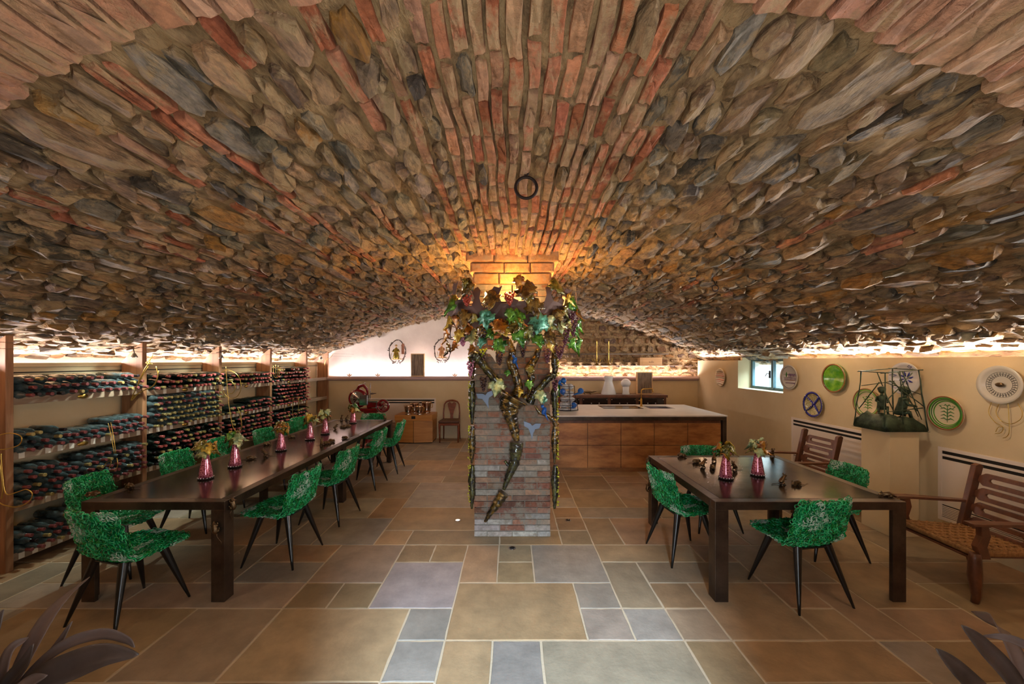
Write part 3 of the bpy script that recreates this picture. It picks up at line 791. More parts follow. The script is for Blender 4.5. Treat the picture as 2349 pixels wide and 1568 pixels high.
for g, L in groups.items():
    b, k = g
    for (yy, zz, ty, tz, dx, rv, r_, q) in L:
        ci = 0 if rv < .70 else (1 if rv < .9 else 2)
        if g == (1, 1): ci = 1 if rv < .75 else 0
        Mx = T(-4.505 + dx, yy, zz) @ RZ(ty) @ RY(PI / 2 + tz * .5)
        if g in chosen:
            o = bo.copy(); COL.objects.link(o); o.matrix_world = Mx; c = caps[ci].copy(); COL.objects.link(c); c.parent = o
            tag(o, '%s-capped wine bottle, %s from left, %s row up, %s shelf of %s bay' % (capnames[ci], ORD[q], ORD[r_], snames[k], bayname[b]), 'wine bottle',
                '%s-capped wine bottles on the %s shelf of the %s bay' % (capnames[ci], snames[k], bayname[b]))
        else:
            restb.lathe(bottle_prof(), 8, Mx, lin((18, 28, 22)))
            restb.lathe([(.0160, .262), (.016, .306)], 7, Mx, lin(((168, 84, 80), (166, 148, 90), (30, 20, 22))[ci]))
bpy.data.objects.remove(bo)
for c in caps: bpy.data.objects.remove(c)
o = stuff(restb.build('wine_bottle', M['capmix'])); tag(o, 'mass of dark wine bottles lying stacked on the farther shelves', 'wine bottles')

# ------------------------------------------------------------------ kitchen island, back counter
isl = thing('kitchen_island', 'long kitchen island with oak drawer fronts and a pale stone worktop', 'kitchen island', (1.8, 7.1, 0)); IO = (1.8, 7.1, 0)
def ip(mb, n, m, b=.002, par=None):
    o = mb.build(n, m, par or isl, bevel=b, origin=IO); o.location = (0, 0, 0); return o
ix0, ix1, iy0, iy1 = .14, 3.46, 6.35, 7.92
ip(MB().box(ix0, 3.38, iy0 + .022, iy1, .07, .84), 'carcass', M['teak'])
ip(MB().box(ix0, 3.38, iy0 + .05, iy1 - .05, 0, .069), 'plinth', M['island'])
# worktop with the sink opening
sx0, sx1, sy0, sy1 = 2.55, 3.02, 7.25, 7.72
wt = MB(); z0, z1 = .905, .925
for a, b, c, d in ((ix0 - .02, sx0, iy0 - .03, iy1), (sx1, ix1 + .01, iy0 - .03, iy1), (sx0, sx1, iy0 - .03, sy0), (sx0, sx1, sy1, iy1)): wt.box(a, b, c, d, z0, z1)
ip(wt, 'worktop', M['stonetop'], 0)
sk = MB().box(sx0, sx1, sy0, sy1, .74, .745).box(sx0 - .004, sx0, sy0, sy1, .74, .905).box(sx1, sx1 + .004, sy0, sy1, .74, .905).box(sx0, sx1, sy0 - .004, sy0, .74, .905).box(sx0, sx1, sy1, sy1 + .004, .74, .905)
ip(sk, 'sink', M['chrome'], 0)
ap = MB().box(ix0 - .02, ix1, iy0 - .02, iy0 + .03, .845, .904).box(3.40, ix1, iy0 - .02, iy0 + .06, 0, .845).box(3.40, ix1, iy1 - .08, iy1, 0, .845).box(ix0 - .02, ix1, iy1 - .04, iy1, .845, .904).box(3.40, ix1, iy0 + .03, iy1 - .04, .845, .904)
ip(ap, 'steel_frame', M['steel'])
zr = [.072, .440, .80]
for c in range(6):
    for r_ in range(2):
        a = ix0 + .54 * c; b_ = min(a + .54, 3.38)
        d = ip(MB().box(a + .004, b_ - .004, iy0, iy0 + .021, zr[r_] + .004, zr[r_ + 1] - .004), 'drawer_front', M['island'], .002)
hob = MB().box(1.68, 2.42, 7.22, 7.72, .9255, .931).build('hob', M['smoked'], bevel=.002)
tag(hob, 'dark glass hob set into the pale island worktop', 'hob')
for cx_, cy_, r_ in ((1.88, 7.36, .08), (1.88, 7.60, .06), (2.22, 7.36, .06), (2.22, 7.60, .08)):
    MB().lathe([(r_, .9312), (r_, .9318), (r_ - .004, .9318), (r_ - .004, .9312)], 28, T(cx_, cy_, 0), cap=False).build('cooking_ring', M['steel'], hob)
fx, fy = 2.50, 7.60
fa = thing('kitchen_tap', 'tall brass kitchen tap standing beside the sink', 'tap', (fx, fy, .925))
MB().lathe([(.03, 0), (.03, .012), (.018, .02), (.018, .14), (.014, .15)], 16).build('tap_base', M['brass'], fa)
MB().tube([(0, 0, .14), (0, 0, .29), (.01, 0, .32), (.035, 0, .335), (.19, 0, .345), (.215, 0, .335), (.225, 0, .30), (.225, 0, .275)], .011, 10).build('spout', M['brass'], fa)
MB().tube([(.015, 0, .10), (-.05, 0, .115)], .007, 8).build('lever', M['brass'], fa)

ct = thing('back_counter', 'low timber counter with smoked glass drawers against the back wall', 'counter', (2.2, 8.9, 0)); CO = (2.2, 8.9, 0)
def cp(mb, n, m, b=.002, par=None):
    o = mb.build(n, m, par or ct, bevel=b, origin=CO); o.location = (0, 0, 0); return o
cp(MB().box(.85, 3.42, 8.62, 9.12, 1.0, 1.055), 'counter_top', M['teak'])
cp(MB().box(.87, 3.40, 8.66, 9.11, 0, 1.0), 'carcass', M['teak'])
for k in range(4):
    a = .93 + .62 * k
    d = cp(MB().box(a, a + .55, 8.63, 8.66, .76, .985), 'drawer', M['smoked'])
    for q in (.19, .36): cp(MB().ball((a + q, 8.622, .875), .012, 8, 5), 'knob', M['whitemetal'], 0, d)
    for q in (.02, .53): cp(MB().ball((a + q, 8.625, .955), .013, 8, 5), 'clip', M['chrome'], 0, d)
    cp(MB().box(a, a + .55, 8.635, 8.66, .40, .74), 'door', M['smoked'])

# things on the counter and island
v = thing('opal_vase', 'tall white opal glass vase with a narrow waist on the back counter', 'vase', (2.17, 8.84, 1.055))
MB().lathe([(.165, 0), (.168, .01), (.13, .14), (.09, .27), (.085, .31), (.095, .37), (.105, .41), (.098, .41), (.08, .31), (.12, .12)], 24).build('body', M['whiteglass'], v)
v = thing('opal_lamp', 'white mushroom-shaped glass lamp on the back counter', 'lamp', (2.56, 8.84, 1.055))
MB().lathe([(.085, 0), (.085, .01), (.07, .06), (.075, .18)], 20).build('base', M['whiteglass'], v)
MB().ball((0, 0, .25), (.11, .11, .10), 20, 12).build('shade', M['whiteglass'], v)
def veined(name, label, x, y, z, w, h, dpt, up=0):
    t = thing(name, label, 'wood panel', (x, y, z))
    MB().box(-w / 2, w / 2, -dpt / 2, dpt / 2, 0, h).build('pine_block', M['pine'], t, bevel=.004)
    MB().box(-w / 2 + .018, w / 2 - .018, -dpt / 2 - .006, -dpt / 2, .02, h - .02).build('veined_face', M['bgwood'], t, bevel=.002)
    return t
veined('veined_panel', 'dark veined wood panel in a pale frame standing on the back counter', 2.98, 8.86, 1.055, .35, .50, .08)
veined('veined_panel', 'dark veined wood panel on the back wall ledge between the two wreath sconces', -2.19, 9.11, 1.445, .31, .53, .07)
MB_ = MB(); cr = thing('bronze_crocodile', 'small bronze crocodile figure on the back counter', 'figurine', (1.70, 8.85, 1.055))
MB().tube([(-.17, 0, .055), (-.10, 0, .05), (-.02, 0, .055), (.05, 0, .055), (.10, 0, .055), (.14, 0, .062), (.20, 0, .068)], [.005, .016, .030, .030, .020, .018, .008], 8).build('body', M['bronze'], cr)
MB().tube([(-.16, 0, .055), (-.21, .01, .07), (-.22, .03, .09)], [.01, .008, .003], 6).build('tail', M['bronze'], cr)
for a, b in ((-.07, -.035), (-.07, .035), (.06, -.035), (.06, .035)):
    MB().tube([(a, b * .5, .045), (a - .01, b, .03), (a + .01, b * 1.2, .0)], [.010, .008, .007], 6).build('leg', M['bronze'], cr)

bg = thing('glass_bubble_tower', 'tower of clear glass bulges in a black wire cage with blue glass knobs', 'glass sculpture', (.99, 7.05, .925))
R_ = [(.19, .0, .04), (.175, .045, .10), (.15, .15, .085), (.13, .245, .10), (.125, .36, .11)]
for rr_, zb, hh in R_:
    for k in range(4):
        t = PI / 4 + PI / 2 * k; c = rr_ * .5
        MB().ball((c * math.cos(t), c * math.sin(t), zb + hh / 2 + .004), (rr_ * .52, rr_ * .52, hh * .5), 14, 8).build('clear_bulge', M['clearglass'], bg)
for rr_, z_ in ((.195, .006), (.185, .10), (.155, .197), (.135, .305), (.13, .43)):
    MB().tube([(rr_ * math.cos(t), rr_ * math.sin(t), z_) for t in np.linspace(0, 2 * PI, 29)[:-1]], .005, 6, True).build('wire_hoop', M['rust'], bg)
for k in range(4):
    t = -PI / 2 + .15 + PI / 2 * k
    MB().tube([(q * math.cos(t), q * math.sin(t), z_) for q, z_ in ((.197, .0), (.187, .10), (.157, .197), (.137, .305), (.132, .43))], .006, 6).build('wire_upright', M['rust'], bg)
for x_, z_, r__ in ((-.15, .50, .045), (-.07, .53, .052), (-.10, .34, .055), (.22, .35, .055), (.10, .10, .055)):
    k = MB().ball((x_, -.12 if z_ < .45 else -.02, z_), r__, 14, 9); k.tube([(x_ * .5, -.05, z_ - .07), (x_, -.12 if z_ < .45 else -.02, z_ - r__ * .6)], [.012, .025], 8)
    k.build('blue_knob', M['blueglass'], bg)
MB().tube([(-.15, .03, .24), (-.155, .03, .45)], .035, 12).build('green_tube', M['greenglass'], bg)
MB().tube([(-.16, .03, .03), (-.16, .03, .235)], .033, 12).build('amber_tube', M['amberglass'], bg)

# shelf fixtures on the rubble wall
sh = thing('wall_shelf', 'thin metal wall shelf on the rubble wall carrying a wooden box', 'shelf', (2.5, 9.3, 1.70)); 
MB().box(-1.24, 1.48, -.12, .10, -.012, 0).build('shelf_board', M['whitemetal'], sh, bevel=.002)
for x_ in (-1.0, 0, 1.3): MB().box(x_ - .01, x_ + .01, -.12, .13, -.04, -.012).build('bracket', M['rust'], sh)
rl = MB().box(1.03, 3.72, 9.33, 9.37, 1.955, 1.985).build('wall_rail', M['steel']); tag(rl, 'long metal rail fixed high across the rubble wall', 'rail')
for x_ in (1.2, 2.3, 3.5): MB().box(x_, x_ + .02, 9.37, 9.42, 1.96, 1.98).build('bracket', M['rust'], rl)
bx = thing('wooden_box', 'pale wooden wine box standing on the thin wall shelf', 'box', (3.25, 9.27, 1.70))
MB().box(-.26, .26, -.09, .09, 0, .185).build('box_body', M['pine'], bx, bevel=.003)
MB().box(-.20, .25, -.094, -.09, .015, .165).build('sliding_lid', M['pine'], bx, bevel=.002)
w_ = MB(); rr = random.Random(2); x_ = -.05
for k in range(9):
    w_.box(x_, x_ + .009, -.0955, -.0938, .070, .070 + rr.uniform(.010, .018)); x_ += .013
w_.box(.0, .04, -.0955, -.0938, .10, .105); w_.build('stencilled_mark', M['leather'], bx)
for k, x_ in enumerate((2.00, 2.28)):
    c = thing('candelabrum', ('slim gilded candlestick on the wall shelf, left of two', 'slim gilded candlestick on the wall shelf, right of two')[k], 'candlestick', (x_, 9.27, 1.70), 0, 'gilded candlesticks on the wall shelf')
    MB().lathe([(.10, 0), (.09, .008), (.02, .03), (.008, .08), (.012, .2), (.007, .35), (.014, .56), (.018, .60)], 10).build('stem', M['goldwire'], c)
    for q in range(5):
        t = 2 * PI * q / 5 + .3; e = (.10 * math.cos(t), .10 * math.sin(t))
        if e[1] > .08: e = (e[0], .08)
        MB().tube([(0, 0, .10), (e[0] * .6, e[1] * .6, .06), (e[0], e[1], .12), (e[0] * 1.15, e[1], .17)], .005, 6).build('arm', M['goldwire'], c)

# little three-leaf hooks on the rounded ledge
for k, px in enumerate((802, 867, 1043.5, 1343, 1433.5)):
    X = (px - HX) / 98.4
    t = thing('leaf_ornament', ['tan three-leaf ornament on the ledge, nearest the shelves', 'tan three-leaf ornament on the ledge above the slicer wheel', 'tan three-leaf ornament on the ledge above the small wooden chair',
         'tan three-leaf ornament on the ledge above the crocodile', 'tan three-leaf ornament on the ledge above the mushroom lamp'][k], 'ornament', (X, 9.13, 1.447), 0, 'three-leaf ornaments along the ledge')
    for a in (-.9, 0, .9):
        d = Vector((math.sin(a), 0, math.cos(a))); s_ = Vector((math.cos(a), 0, -math.sin(a)))
        m_ = MB(); m_.prism([d * .01, d * .04 + s_ * .016, d * .085, d * .04 - s_ * .016], (0, .008, 0)); m_.build('leaf', M['oak'], t)
    MB().box(-.012, .012, 0, .012, 0, .02).build('stem', M['pine'], t)

# ------------------------------------------------------------------ vine sculpture round the column
def gm(name, a, b, ns=14, rough=.10, metal=.55):
    return mat(name, a, rough, metal, col2=b, ns=ns, nd=2, coat=1., bump=.014, bs=22, ramp=(.38, .66))
G = {'brown': gm('leaf_glass_brown', (58, 40, 14), (156, 122, 50)), 'olive': gm('leaf_glass_olive', (62, 60, 14), (166, 150, 54)),
     'green': gm('leaf_glass_green', (14, 92, 30), (120, 180, 50)), 'teal': gm('leaf_glass_teal', (14, 90, 60), (120, 210, 180)),
     'gold': gm('leaf_glass_gold', (190, 140, 20), (240, 214, 96)), 'amber': gm('leaf_glass_amber', (110, 50, 10), (206, 140, 36)),
     'clear': gm('leaf_glass_clear', (140, 170, 130), (226, 226, 150)),
     'bark': mat('bark_glass', (34, 26, 12), .14, .7, col2=(176, 134, 40), ns=20, nd=3, coat=1., bump=.012, bs=34, ramp=(.45, .72)),
     'barkdark': mat('bark_glass_dark', (22, 20, 18), .14, .6, col2=(104, 104, 44), ns=24, nd=3, coat=1., bump=.012, bs=36, ramp=(.45, .7))}
GR = {'purple': mat('grape_glass_purple', (92, 40, 58), .1, .3, coat=1.), 'red': mat('grape_glass_red', (176, 62, 40), .1, .3, coat=1.),
      'pink': mat('grape_glass_pink', (190, 120, 150), .1, .3, coat=1.), 'dark': mat('grape_glass_dark', (62, 34, 36), .1, .3, coat=1.), 'yellow': mat('bead_glass_yellow', (190, 190, 40), .1, .3, coat=1.)}
vs_ = thing('vine_sculpture', 'glass grapevine sculpture of metallic leaves, grapes and bird frieze round the brick column', 'sculpture', (0, 4.4, 0)); VO = Vector((0, 4.4, 0))
rv = random.Random(42)
LOB = [(0, -.42), (.20, -.52), (.42, -.38), (.46, -.12), (.74, -.06), (.60, .16), (.66, .40), (.36, .38), (.22, .62), (0, 1.0)]
LOB = LOB + [(-x, y) for x, y in LOB[-2:0:-1]]
def leafmesh(c, size, nrm, up, fold=.35, r=rv, th=.006):
    nrm = nrm.normalized(); up = (up - nrm * up.dot(nrm)).normalized(); sd = up.cross(nrm); n = len(LOB); vs = []
    ph = r.uniform(0, 6)
    for sgn in (1, -1):
        for k in (1.0, .55):
            for i, (x, y) in enumerate(LOB):
                w = fold * abs(x) * k - .18 * (y * k) ** 2 + (.10 * math.sin(3 * i + ph) if k == 1 else .03 * math.sin(2 * i + ph))
                vs.append(c + (sd * x * k - up * y * k - nrm * w) * size * .6 + nrm * th * sgn)
        vs.append(c + nrm * (th * sgn + size * .02))
    fs = []; m = 2 * n + 1
    for s_, o in ((0, 0), (1, m)):
        for i in range(n):
            j = (i + 1) % n; q = (o + i, o + j, o + n + j, o + n + i); t = (o + n + i, o + n + j, o + 2 * n)
            fs += [q, t] if s_ == 0 else [q[::-1], t[::-1]]
    for i in range(n): fs.append((i, m + i, m + (i + 1) % n, (i + 1) % n))
    mb = MB(); mb.add(vs, fs, None, True); return mb
def vpart(mb, n, m, par=None, **k):
    o = mb.build(n, m, par or vs_, origin=VO, **k); o.location = (0, 0, 0); return o
def ringY(X, Rr=.74):
    return 4.42 - math.sqrt(max(.02, Rr * Rr - X * X))
def on_ring(px, py, Rr=.74):
    Y = 3.9
    for _ in range(8):
        X = (px - HX) / F * Y; X = max(-Rr * .985, min(Rr * .985, X)); Y = ringY(X, Rr)
    return Vector((X, Y, EYE - (py - HY) / F * Y))
def c2p(cx, cy): return 980 + cx / 3.92, 540 + cy / 3.92
LV = [(350, 440, 150, 'brown'), (330, 420, 80, 'olive'), (560, 560, 170, 'brown'), (880, 470, 170, 'brown'), (830, 400, 100, 'amber'), (1170, 440, 150, 'olive'), (200, 620, 150, 'green'), (310, 740, 180, 'brown'),
      (520, 730, 150, 'teal'), (800, 720, 150, 'green'), (820, 790, 120, 'olive'), (960, 630, 160, 'brown'), (1020, 770, 170, 'teal'), (1190, 740, 190, 'brown'), (1330, 610, 170, 'green'), (1290, 560, 110, 'gold'), (650, 800, 140, 'amber'), (690, 850, 90, 'gold'),
      (850, 890, 150, 'green'), (1010, 930, 120, 'green'), (1110, 900, 130, 'brown'), (400, 890, 140, 'clear'), (650, 970, 120, 'green'), (480, 950, 90, 'teal'), (185, 770, 120, 'gold'), (270, 890, 110, 'gold'), (1380, 800, 120, 'green'), (1260, 680, 110, 'olive'),
      (390, 1010, 80, 'amber'), (740, 690, 90, 'green'), (1120, 980, 90, 'gold'), (900, 540, 100, 'olive'), (230, 560, 90, 'olive'), (1370, 700, 110, 'amber'), (470, 860, 100, 'brown'), (940, 850, 100, 'clear')]
for cx, cy, sz, mk in LV:
    px, py = c2p(cx, cy); c = on_ring(px, py, .75 + rv.uniform(.0, .07)); out = Vector((c.x, c.y - 4.42, 0)).normalized()
    nrm = (out + Vector((rv.uniform(-.35, .35), rv.uniform(-.2, .2), rv.uniform(-.1, .5)))); up = Vector((rv.uniform(-.5, .5), 0, 1))
    vpart(leafmesh(c, sz / 3.92 / 243 * 1.42, nrm, up), 'leaf', G[mk])
for k in range(22):
    t = -PI / 2 + (-.95 + 1.9 * k / 21) * 1.25; c = Vector((.77 * math.cos(t), 4.42 + .77 * math.sin(t), rv.uniform(1.92, 2.22)))
    vpart(leafmesh(c, rv.uniform(.13, .21), Vector((math.cos(t) + rv.uniform(-.5, .5), math.sin(t), rv.uniform(-.3, .5))), Vector((rv.uniform(-.6, .6), 0, 1)), .5), 'leaf', G[rv.choice(('brown', 'olive', 'green', 'gold', 'amber', 'brown', 'clear'))])
for k in range(16):  # the far side of the ring
    t = PI * .06 + PI * .88 * k / 15; c = Vector((.75 * math.cos(t), 4.42 + .75 * math.sin(t), rv.uniform(1.98, 2.42)))
    vpart(leafmesh(c, rv.uniform(.16, .22), Vector((math.cos(t), math.sin(t), .2)), Vector((rv.uniform(-.4, .4), 0, 1))), 'leaf', G[rv.choice(('brown', 'green', 'olive', 'amber'))])
for cx, cy, sz, mk in ((630, 1340, 170, 'clear'), (920, 1330, 90, 'green'), (1020, 1430, 120, 'clear'), (925, 1200, 90, 'olive'), (1050, 1470, 70, 'teal'), (820, 1400, 90, 'gold'), (720, 1230, 60, 'green')):
    px, py = c2p(cx, cy); vpart(leafmesh(P(px, py, 3.90), sz / 3.92 / 230 * 1.2, Vector((rv.uniform(-.3, .3), -1, .2)), Vector((rv.uniform(-.5, .5), 0, 1))), 'leaf', G[mk])
def bunch(c, h, w, key, n=30, rr=.0125):
    mb = MB()
    for k in range(n):
        f = (k + .5) / n; wr = w * (1 - f) ** .7; t = k * 2.4
        mb.ball(c + Vector((wr * math.cos(t), wr * math.sin(t) * .8, -f * h)), rr * rv.uniform(.85, 1.15), 7, 5)
    return stuff(vpart(mb, 'grape_bunch', GR[key]))
for cx, cy, h, key in ((740, 510, 110, 'red'), (355, 540, 90, 'red'), (520, 810, 110, 'dark'), (970, 810, 90, 'dark'), (1310, 740, 170, 'purple'), (1240, 850, 130, 'purple'), (320, 870, 120, 'pink'), (1190, 990, 120, 'purple'), (1290, 690, 90, 'purple')):
    px, py = c2p(cx, cy); bunch(on_ring(px, py, .76), h / 3.92 / 240, .045, key)
for cx, cy, h, key in ((500, 1030, 110, 'dark'), (650, 1030, 130, 'dark'), (860, 970, 120, 'dark'), (1078, 1010, 130, 'purple'), (505, 1270, 120, 'dark'), (920, 1390, 110, 'dark'), (390, 1130, 130, 'pink'), (1150, 1280, 110, 'purple'), (500, 1020, 60, 'yellow')):
    px, py = c2p(cx, cy); bunch(P(px, py, 3.93), h / 3.92 / 228, .035, key, 24, .0115)
# trunk and branches: tapering glass horns
def horn(pts, rs, key, Yd=3.945, n=12, par=None, name='vine_branch', rid=.10):
    P3 = [P(px, py, Yd) for px, py in pts]; k = 10; pp = []; rr = []
    for i in range(len(P3) - 1):
        for q in range(k):
            f = q / k; pp.append(P3[i].lerp(P3[i + 1], f)); rr.append((rs[i] + (rs[i + 1] - rs[i]) * f) / 228 * (1 + rv.uniform(-rid, rid)))
    pp.append(P3[-1]); rr.append(rs[-1] / 228)
    for i in range(1, len(pp) - 1): pp[i] = pp[i] + Vector((rv.uniform(-.003, .003), 0, rv.uniform(-.003, .003)))
    m = MB().tube(pp, rr, n)
    return vpart(m, name, G[key], par)
horn([(1113, 1196), (1122, 1180), (1140, 1155), (1155, 1130)], [3, 6, 11, 13], 'bark', name='trunk_segment')
horn([(1156, 1122), (1165, 1095), (1180, 1060), (1184, 1030), (1185, 1013)], [4, 8, 13, 16, 15], 'barkdark', name='trunk_segment')
horn([(1185, 1010), (1180, 985), (1172, 955), (1168, 930), (1180, 908)], [7, 12, 16, 24, 36], 'bark', name='trunk_segment', Yd=3.90)
horn([(1172, 1072), (1164, 1065), (1158, 1056)], [3, 3, 3], 'barkdark')
horn([(1150, 895), (1140, 875), (1115, 845), (1098, 822), (1086, 812)], [8, 10, 9, 11, 13], 'barkdark')
horn([(1186, 908), (1190, 885), (1182, 858), (1172, 832), (1176, 805), (1166, 778)], [14, 10, 9, 11, 8, 6], 'bark')
horn([(1203, 915), (1214, 900), (1219, 866), (1213, 845), (1230, 818), (1236, 800)], [7, 5, 8, 10, 8, 6], 'bark')
horn([(1216, 925), (1226, 900), (1240, 888), (1256, 870), (1270, 856)], [10, 7, 8, 8, 6], 'barkdark')
horn([(1227, 930), (1238, 946), (1256, 952), (1270, 962), (1276, 975)], [2, 4, 4, 6, 7], 'bark')
for side, X in ((-1, 1083), (1, 1273)):
    ya = 3.985
    for (a, b), key in zip(((800, 870), (872, 972), (976, 1062), (1066, 1166)), ('bark', 'barkdark', 'bark', 'barkdark')):
        d = rv.uniform(-1.5, 1.5)
        horn([(X + d, a), (X - d, (a * 2 + b) / 3), (X + d * .5, (a + b * 2) / 3), (X - d, b)], [5, 9, 7, 2.5], key, Yd=ya, name='side_vine')
        mb = MB()
        for q in range(34):
            p_ = P(X + side * rv.uniform(4, 9), rv.uniform(a, b - 8), ya - rv.uniform(-.02, .03)); mb.ball(p_, rv.uniform(.005, .010), 6, 4)
        stuff(vpart(mb, 'glass_beads', GR['yellow']))
# frieze of metal birds on the ring
BIRD = [(-.50, -.05), (-.34, -.16), (-.12, -.30), (.10, -.46), (.26, -.22), (.42, -.10), (.50, .06), (.34, .04), (.22, .12), (.16, .30), (.20, .46), (.12, .56), (.0, .52), (-.10, .58), (-.04, .44), (.02, .30), (-.06, .14), (-.22, .12), (-.36, .26), (-.50, .20), (-.42, .06)]
for k in range(17):
    t0 = 2 * PI * k / 17 + .1; s_ = rv.choice((-1, 1)); sc = rv.uniform(.36, .44); zc_ = rv.uniform(2.28, 2.37); a = []; b = []
    for x, y in BIRD:
        t = t0 + s_ * x * sc / .72; a.append(Vector((.715 * math.cos(t), 4.42 + .715 * math.sin(t), zc_ + y * sc))); b.append(Vector((.719 * math.cos(t), 4.42 + .719 * math.sin(t), zc_ + y * sc)))
    n = len(a); mb = MB(); mb.add(a + b, [tuple(range(n - 1, -1, -1)), tuple(range(n, 2 * n))] + [(i, (i + 1) % n, n + (i + 1) % n, n + i) for i in range(n)])
    o = vpart(mb, 'metal_bird', M['plate_brown'])
mb = MB()
for z_ in (2.05, 2.20, 2.36): mb.tube([(.70 * math.cos(t), 4.42 + .70 * math.sin(t), z_) for t in np.linspace(0, 2 * PI, 49)[:-1]], .006, 6, True)
for k in range(8):
    t = PI / 4 * k; mb.tube([(.70 * math.cos(t), 4.42 + .70 * math.sin(t), 2.05), (.70 * math.cos(t), 4.42 + .70 * math.sin(t), 2.52)], .006, 6)
for sx in (-1, 1):
    for sy in (-1, 1): mb.tube([(sx * .50, 4.42 + sy * .50, 2.20), (sx * .386, 4.42 + sy * .386, 2.20)], .008, 6)
vpart(mb, 'ring_frame', M['rust'])
# flat metal birds fixed to the column
FB = [(-.5, .38), (-.12, .30), (0, .20), (.16, .32), (.5, .36), (.42, .12), (.18, .04), (.10, -.16), (.06, -.5), (-.06, -.2), (-.22, .06), (-.46, .14)]
for px, py, w, mk, lb in ((1115, 915, 40, 'bluemetal', 'flat grey-blue metal bird'), (1220, 985, 40, 'bluemetal', 'flat grey-blue metal bird'), (1180, 778, 62, 'whitemetal', 'large white metal bird'), (1132, 812, 36, 'whitemetal', 'small white metal bird'), (1250, 772, 40, 'whitemetal', 'small white metal bird')):
    c = P(px, py, 4.00); s_ = w / 225; tl = .2 if px < 1150 else -.1
    mb = MB().prism([c + Vector(((x * math.cos(tl) - y * math.sin(tl)) * s_, 0, (x * math.sin(tl) + y * math.cos(tl)) * s_ * 1.15)) for x, y in FB], (0, -.006, 0))
    mb.tube([c, c + Vector((0, .03, 0))], .006, 6)
    o = vpart(mb, 'flat_bird', M[mk]); o['label'] = lb
for px, py, s_ in ((1181, 826, 1), (1248, 942, 1.1)):
    c = P(px, py, 3.88); mb = MB(); mb.ball(c, (.022 * s_, .022 * s_, .036 * s_), 10, 7, m=RY(.4)); mb.ball(c + Vector((-.014, -.002, .040)) * s_, .017 * s_, 9, 6)
    mb.tube([c + Vector((.008, 0, -.02)), c + Vector((.035, 0, -.085)) * s_], [.012, .004], 6)
    o = vpart(mb, 'glass_bird', M['blueglass']); o['label'] = 'small blue glass bird'

# ------------------------------------------------------------------ wall heaters
def heater(label, side, a0, a1):
    t = thing('wall_heater', label, 'heater', (0, 0, 0)); z0, z1 = .20, .935
    def W(u0, u1, d0, d1, za, zb):  # d: distance out of the wall
        return (4.35 - d1, 4.35 - d0, u0, u1, za, zb) if side == 'r' else (u0, u1, 9.2 - d1, 9.2 - d0, za, zb)
    f = MB(); b = .035
    for args in ((a0, a1, 0, .012, z1 - b, z1), (a0, a1, 0, .012, z0, z0 + b), (a0, a0 + b, 0, .012, z0 + b, z1 - b), (a1 - b, a1, 0, .012, z0 + b, z1 - b)): f.box(*W(*args))
    f.build('frame', M['whitemetal'], t, bevel=.002)
    MB().box(*W(a0 + b, a1 - b, 0, .002, z0 + b, z1 - b)).build('recess_shade_sheet', M['dark'], t)  # flat sheet on the wall, shade behind the slots painted as dark colour
    MB().box(*W(a0 + b, a1 - b, 0, .009, .36, .815)).build('cover_panel', M['whitemetal'], t, bevel=.001)
    MB().box(*W(a0 + b, a1 - b, .002, .010, .845, .868)).build('air_blade', M['whitemetal'], t, bevel=.002)
    for k in range(7): MB().box(*W(a0 + b, a1 - b, .002, .009, .242 + k * .016, .252 + k * .016)).build('slat', M['whitemetal'], t)
heater('white wall heater cover between the small window and the pedestal', 'r', 4.50, 6.10)
heater('white wall heater cover behind the near armchair', 'r', 2.60, 4.00)
heater('white wall heater cover on the back wall behind the red slicer', 'b', -3.40, -1.79)

# ------------------------------------------------------------------ plates on the right wall
def plate(px, py, d, label, cols, deco, rim=.03, depth=.035):
    pm = (px - HX) / 4.35; Y = F / pm; z = EYE - (py - HY) / pm
    t = thing('wall_plate', label, 'plate', (4.345, Y, z)); Mx = RY(-PI / 2); R = d / 2
    body = MB().lathe([(.3 * R, 0), (.62 * R, .002), (R, depth), (R * .99, depth + .006), (R * .80, depth * .62 + .006), (R * .66, .012), (.001, .010)], 40, Mx)
    o = body.build('dish', cols[0], t)
    def ring(r0, r1, h, m, n=40, name='painted_ring'):
        MB().lathe([(r0, h), (r0, h + .002), (r1, h + .002 + (r1 - r0) * .1), (r1, h)], n, Mx, cap=False).build(name, m, t)
    def hz(r): q = r / R; return .011 if q < .66 else .011 + (q - .66) / .14 * (depth * .62 - .005) if q < .8 else depth * .62 + .006 + (q - .8) / .19 * depth * .38
    def stroke(pts, w, m, n=5, name='painted_stroke'):
        P3 = []
        for a, b in pts:
            r_ = math.hypot(a, b); P3.append(Vector((-hz(r_) - .001, -a, b)))
        MB().tube(P3, [w * .35] + [w] * (len(P3) - 2) + [w * .35] if len(P3) > 2 else w, n).build(name, m, t)
    deco(t, ring, stroke, R, hz, Mx)
    return t
pc = {k: mat('glaze_' + k, v, .25, coat=.6) for k, v in dict(terracotta=(188, 92, 66), cream=(214, 196, 160), green=(66, 140, 28), darkgreen=(44, 104, 34), blue=(36, 36, 130), grey=(190, 182, 168), white=(212, 208, 204), purple=(110, 78, 110), brown=(140, 88, 48), lime=(120, 170, 60), greyink=(110, 104, 96), yellow=(214, 190, 120)).items()}
pc['greendish'] = mat('glaze_green_mottled', (52, 128, 20), .18, col2=(120, 170, 40), ns=14, coat=.8)
pc['crackle'] = mat('glaze_speckled', (214, 194, 140), .3, col2=(120, 116, 60), ns=90, nd=1, coat=.6, ramp=(.45, .55))
rp = random.Random(8)
def d1(t, ring, stroke, R, hz, Mx):
    for k in range(7):
        y = R * (.60 - .22 * k); w = math.sqrt(max(.01, (R * .92) ** 2 - y * y))
        stroke([(-w, y), (-w * .3, y + .004), (w * .4, y - .003), (w, y)], .008 if k % 2 else .014, pc['terracotta'] if k % 3 else pc['brown'])
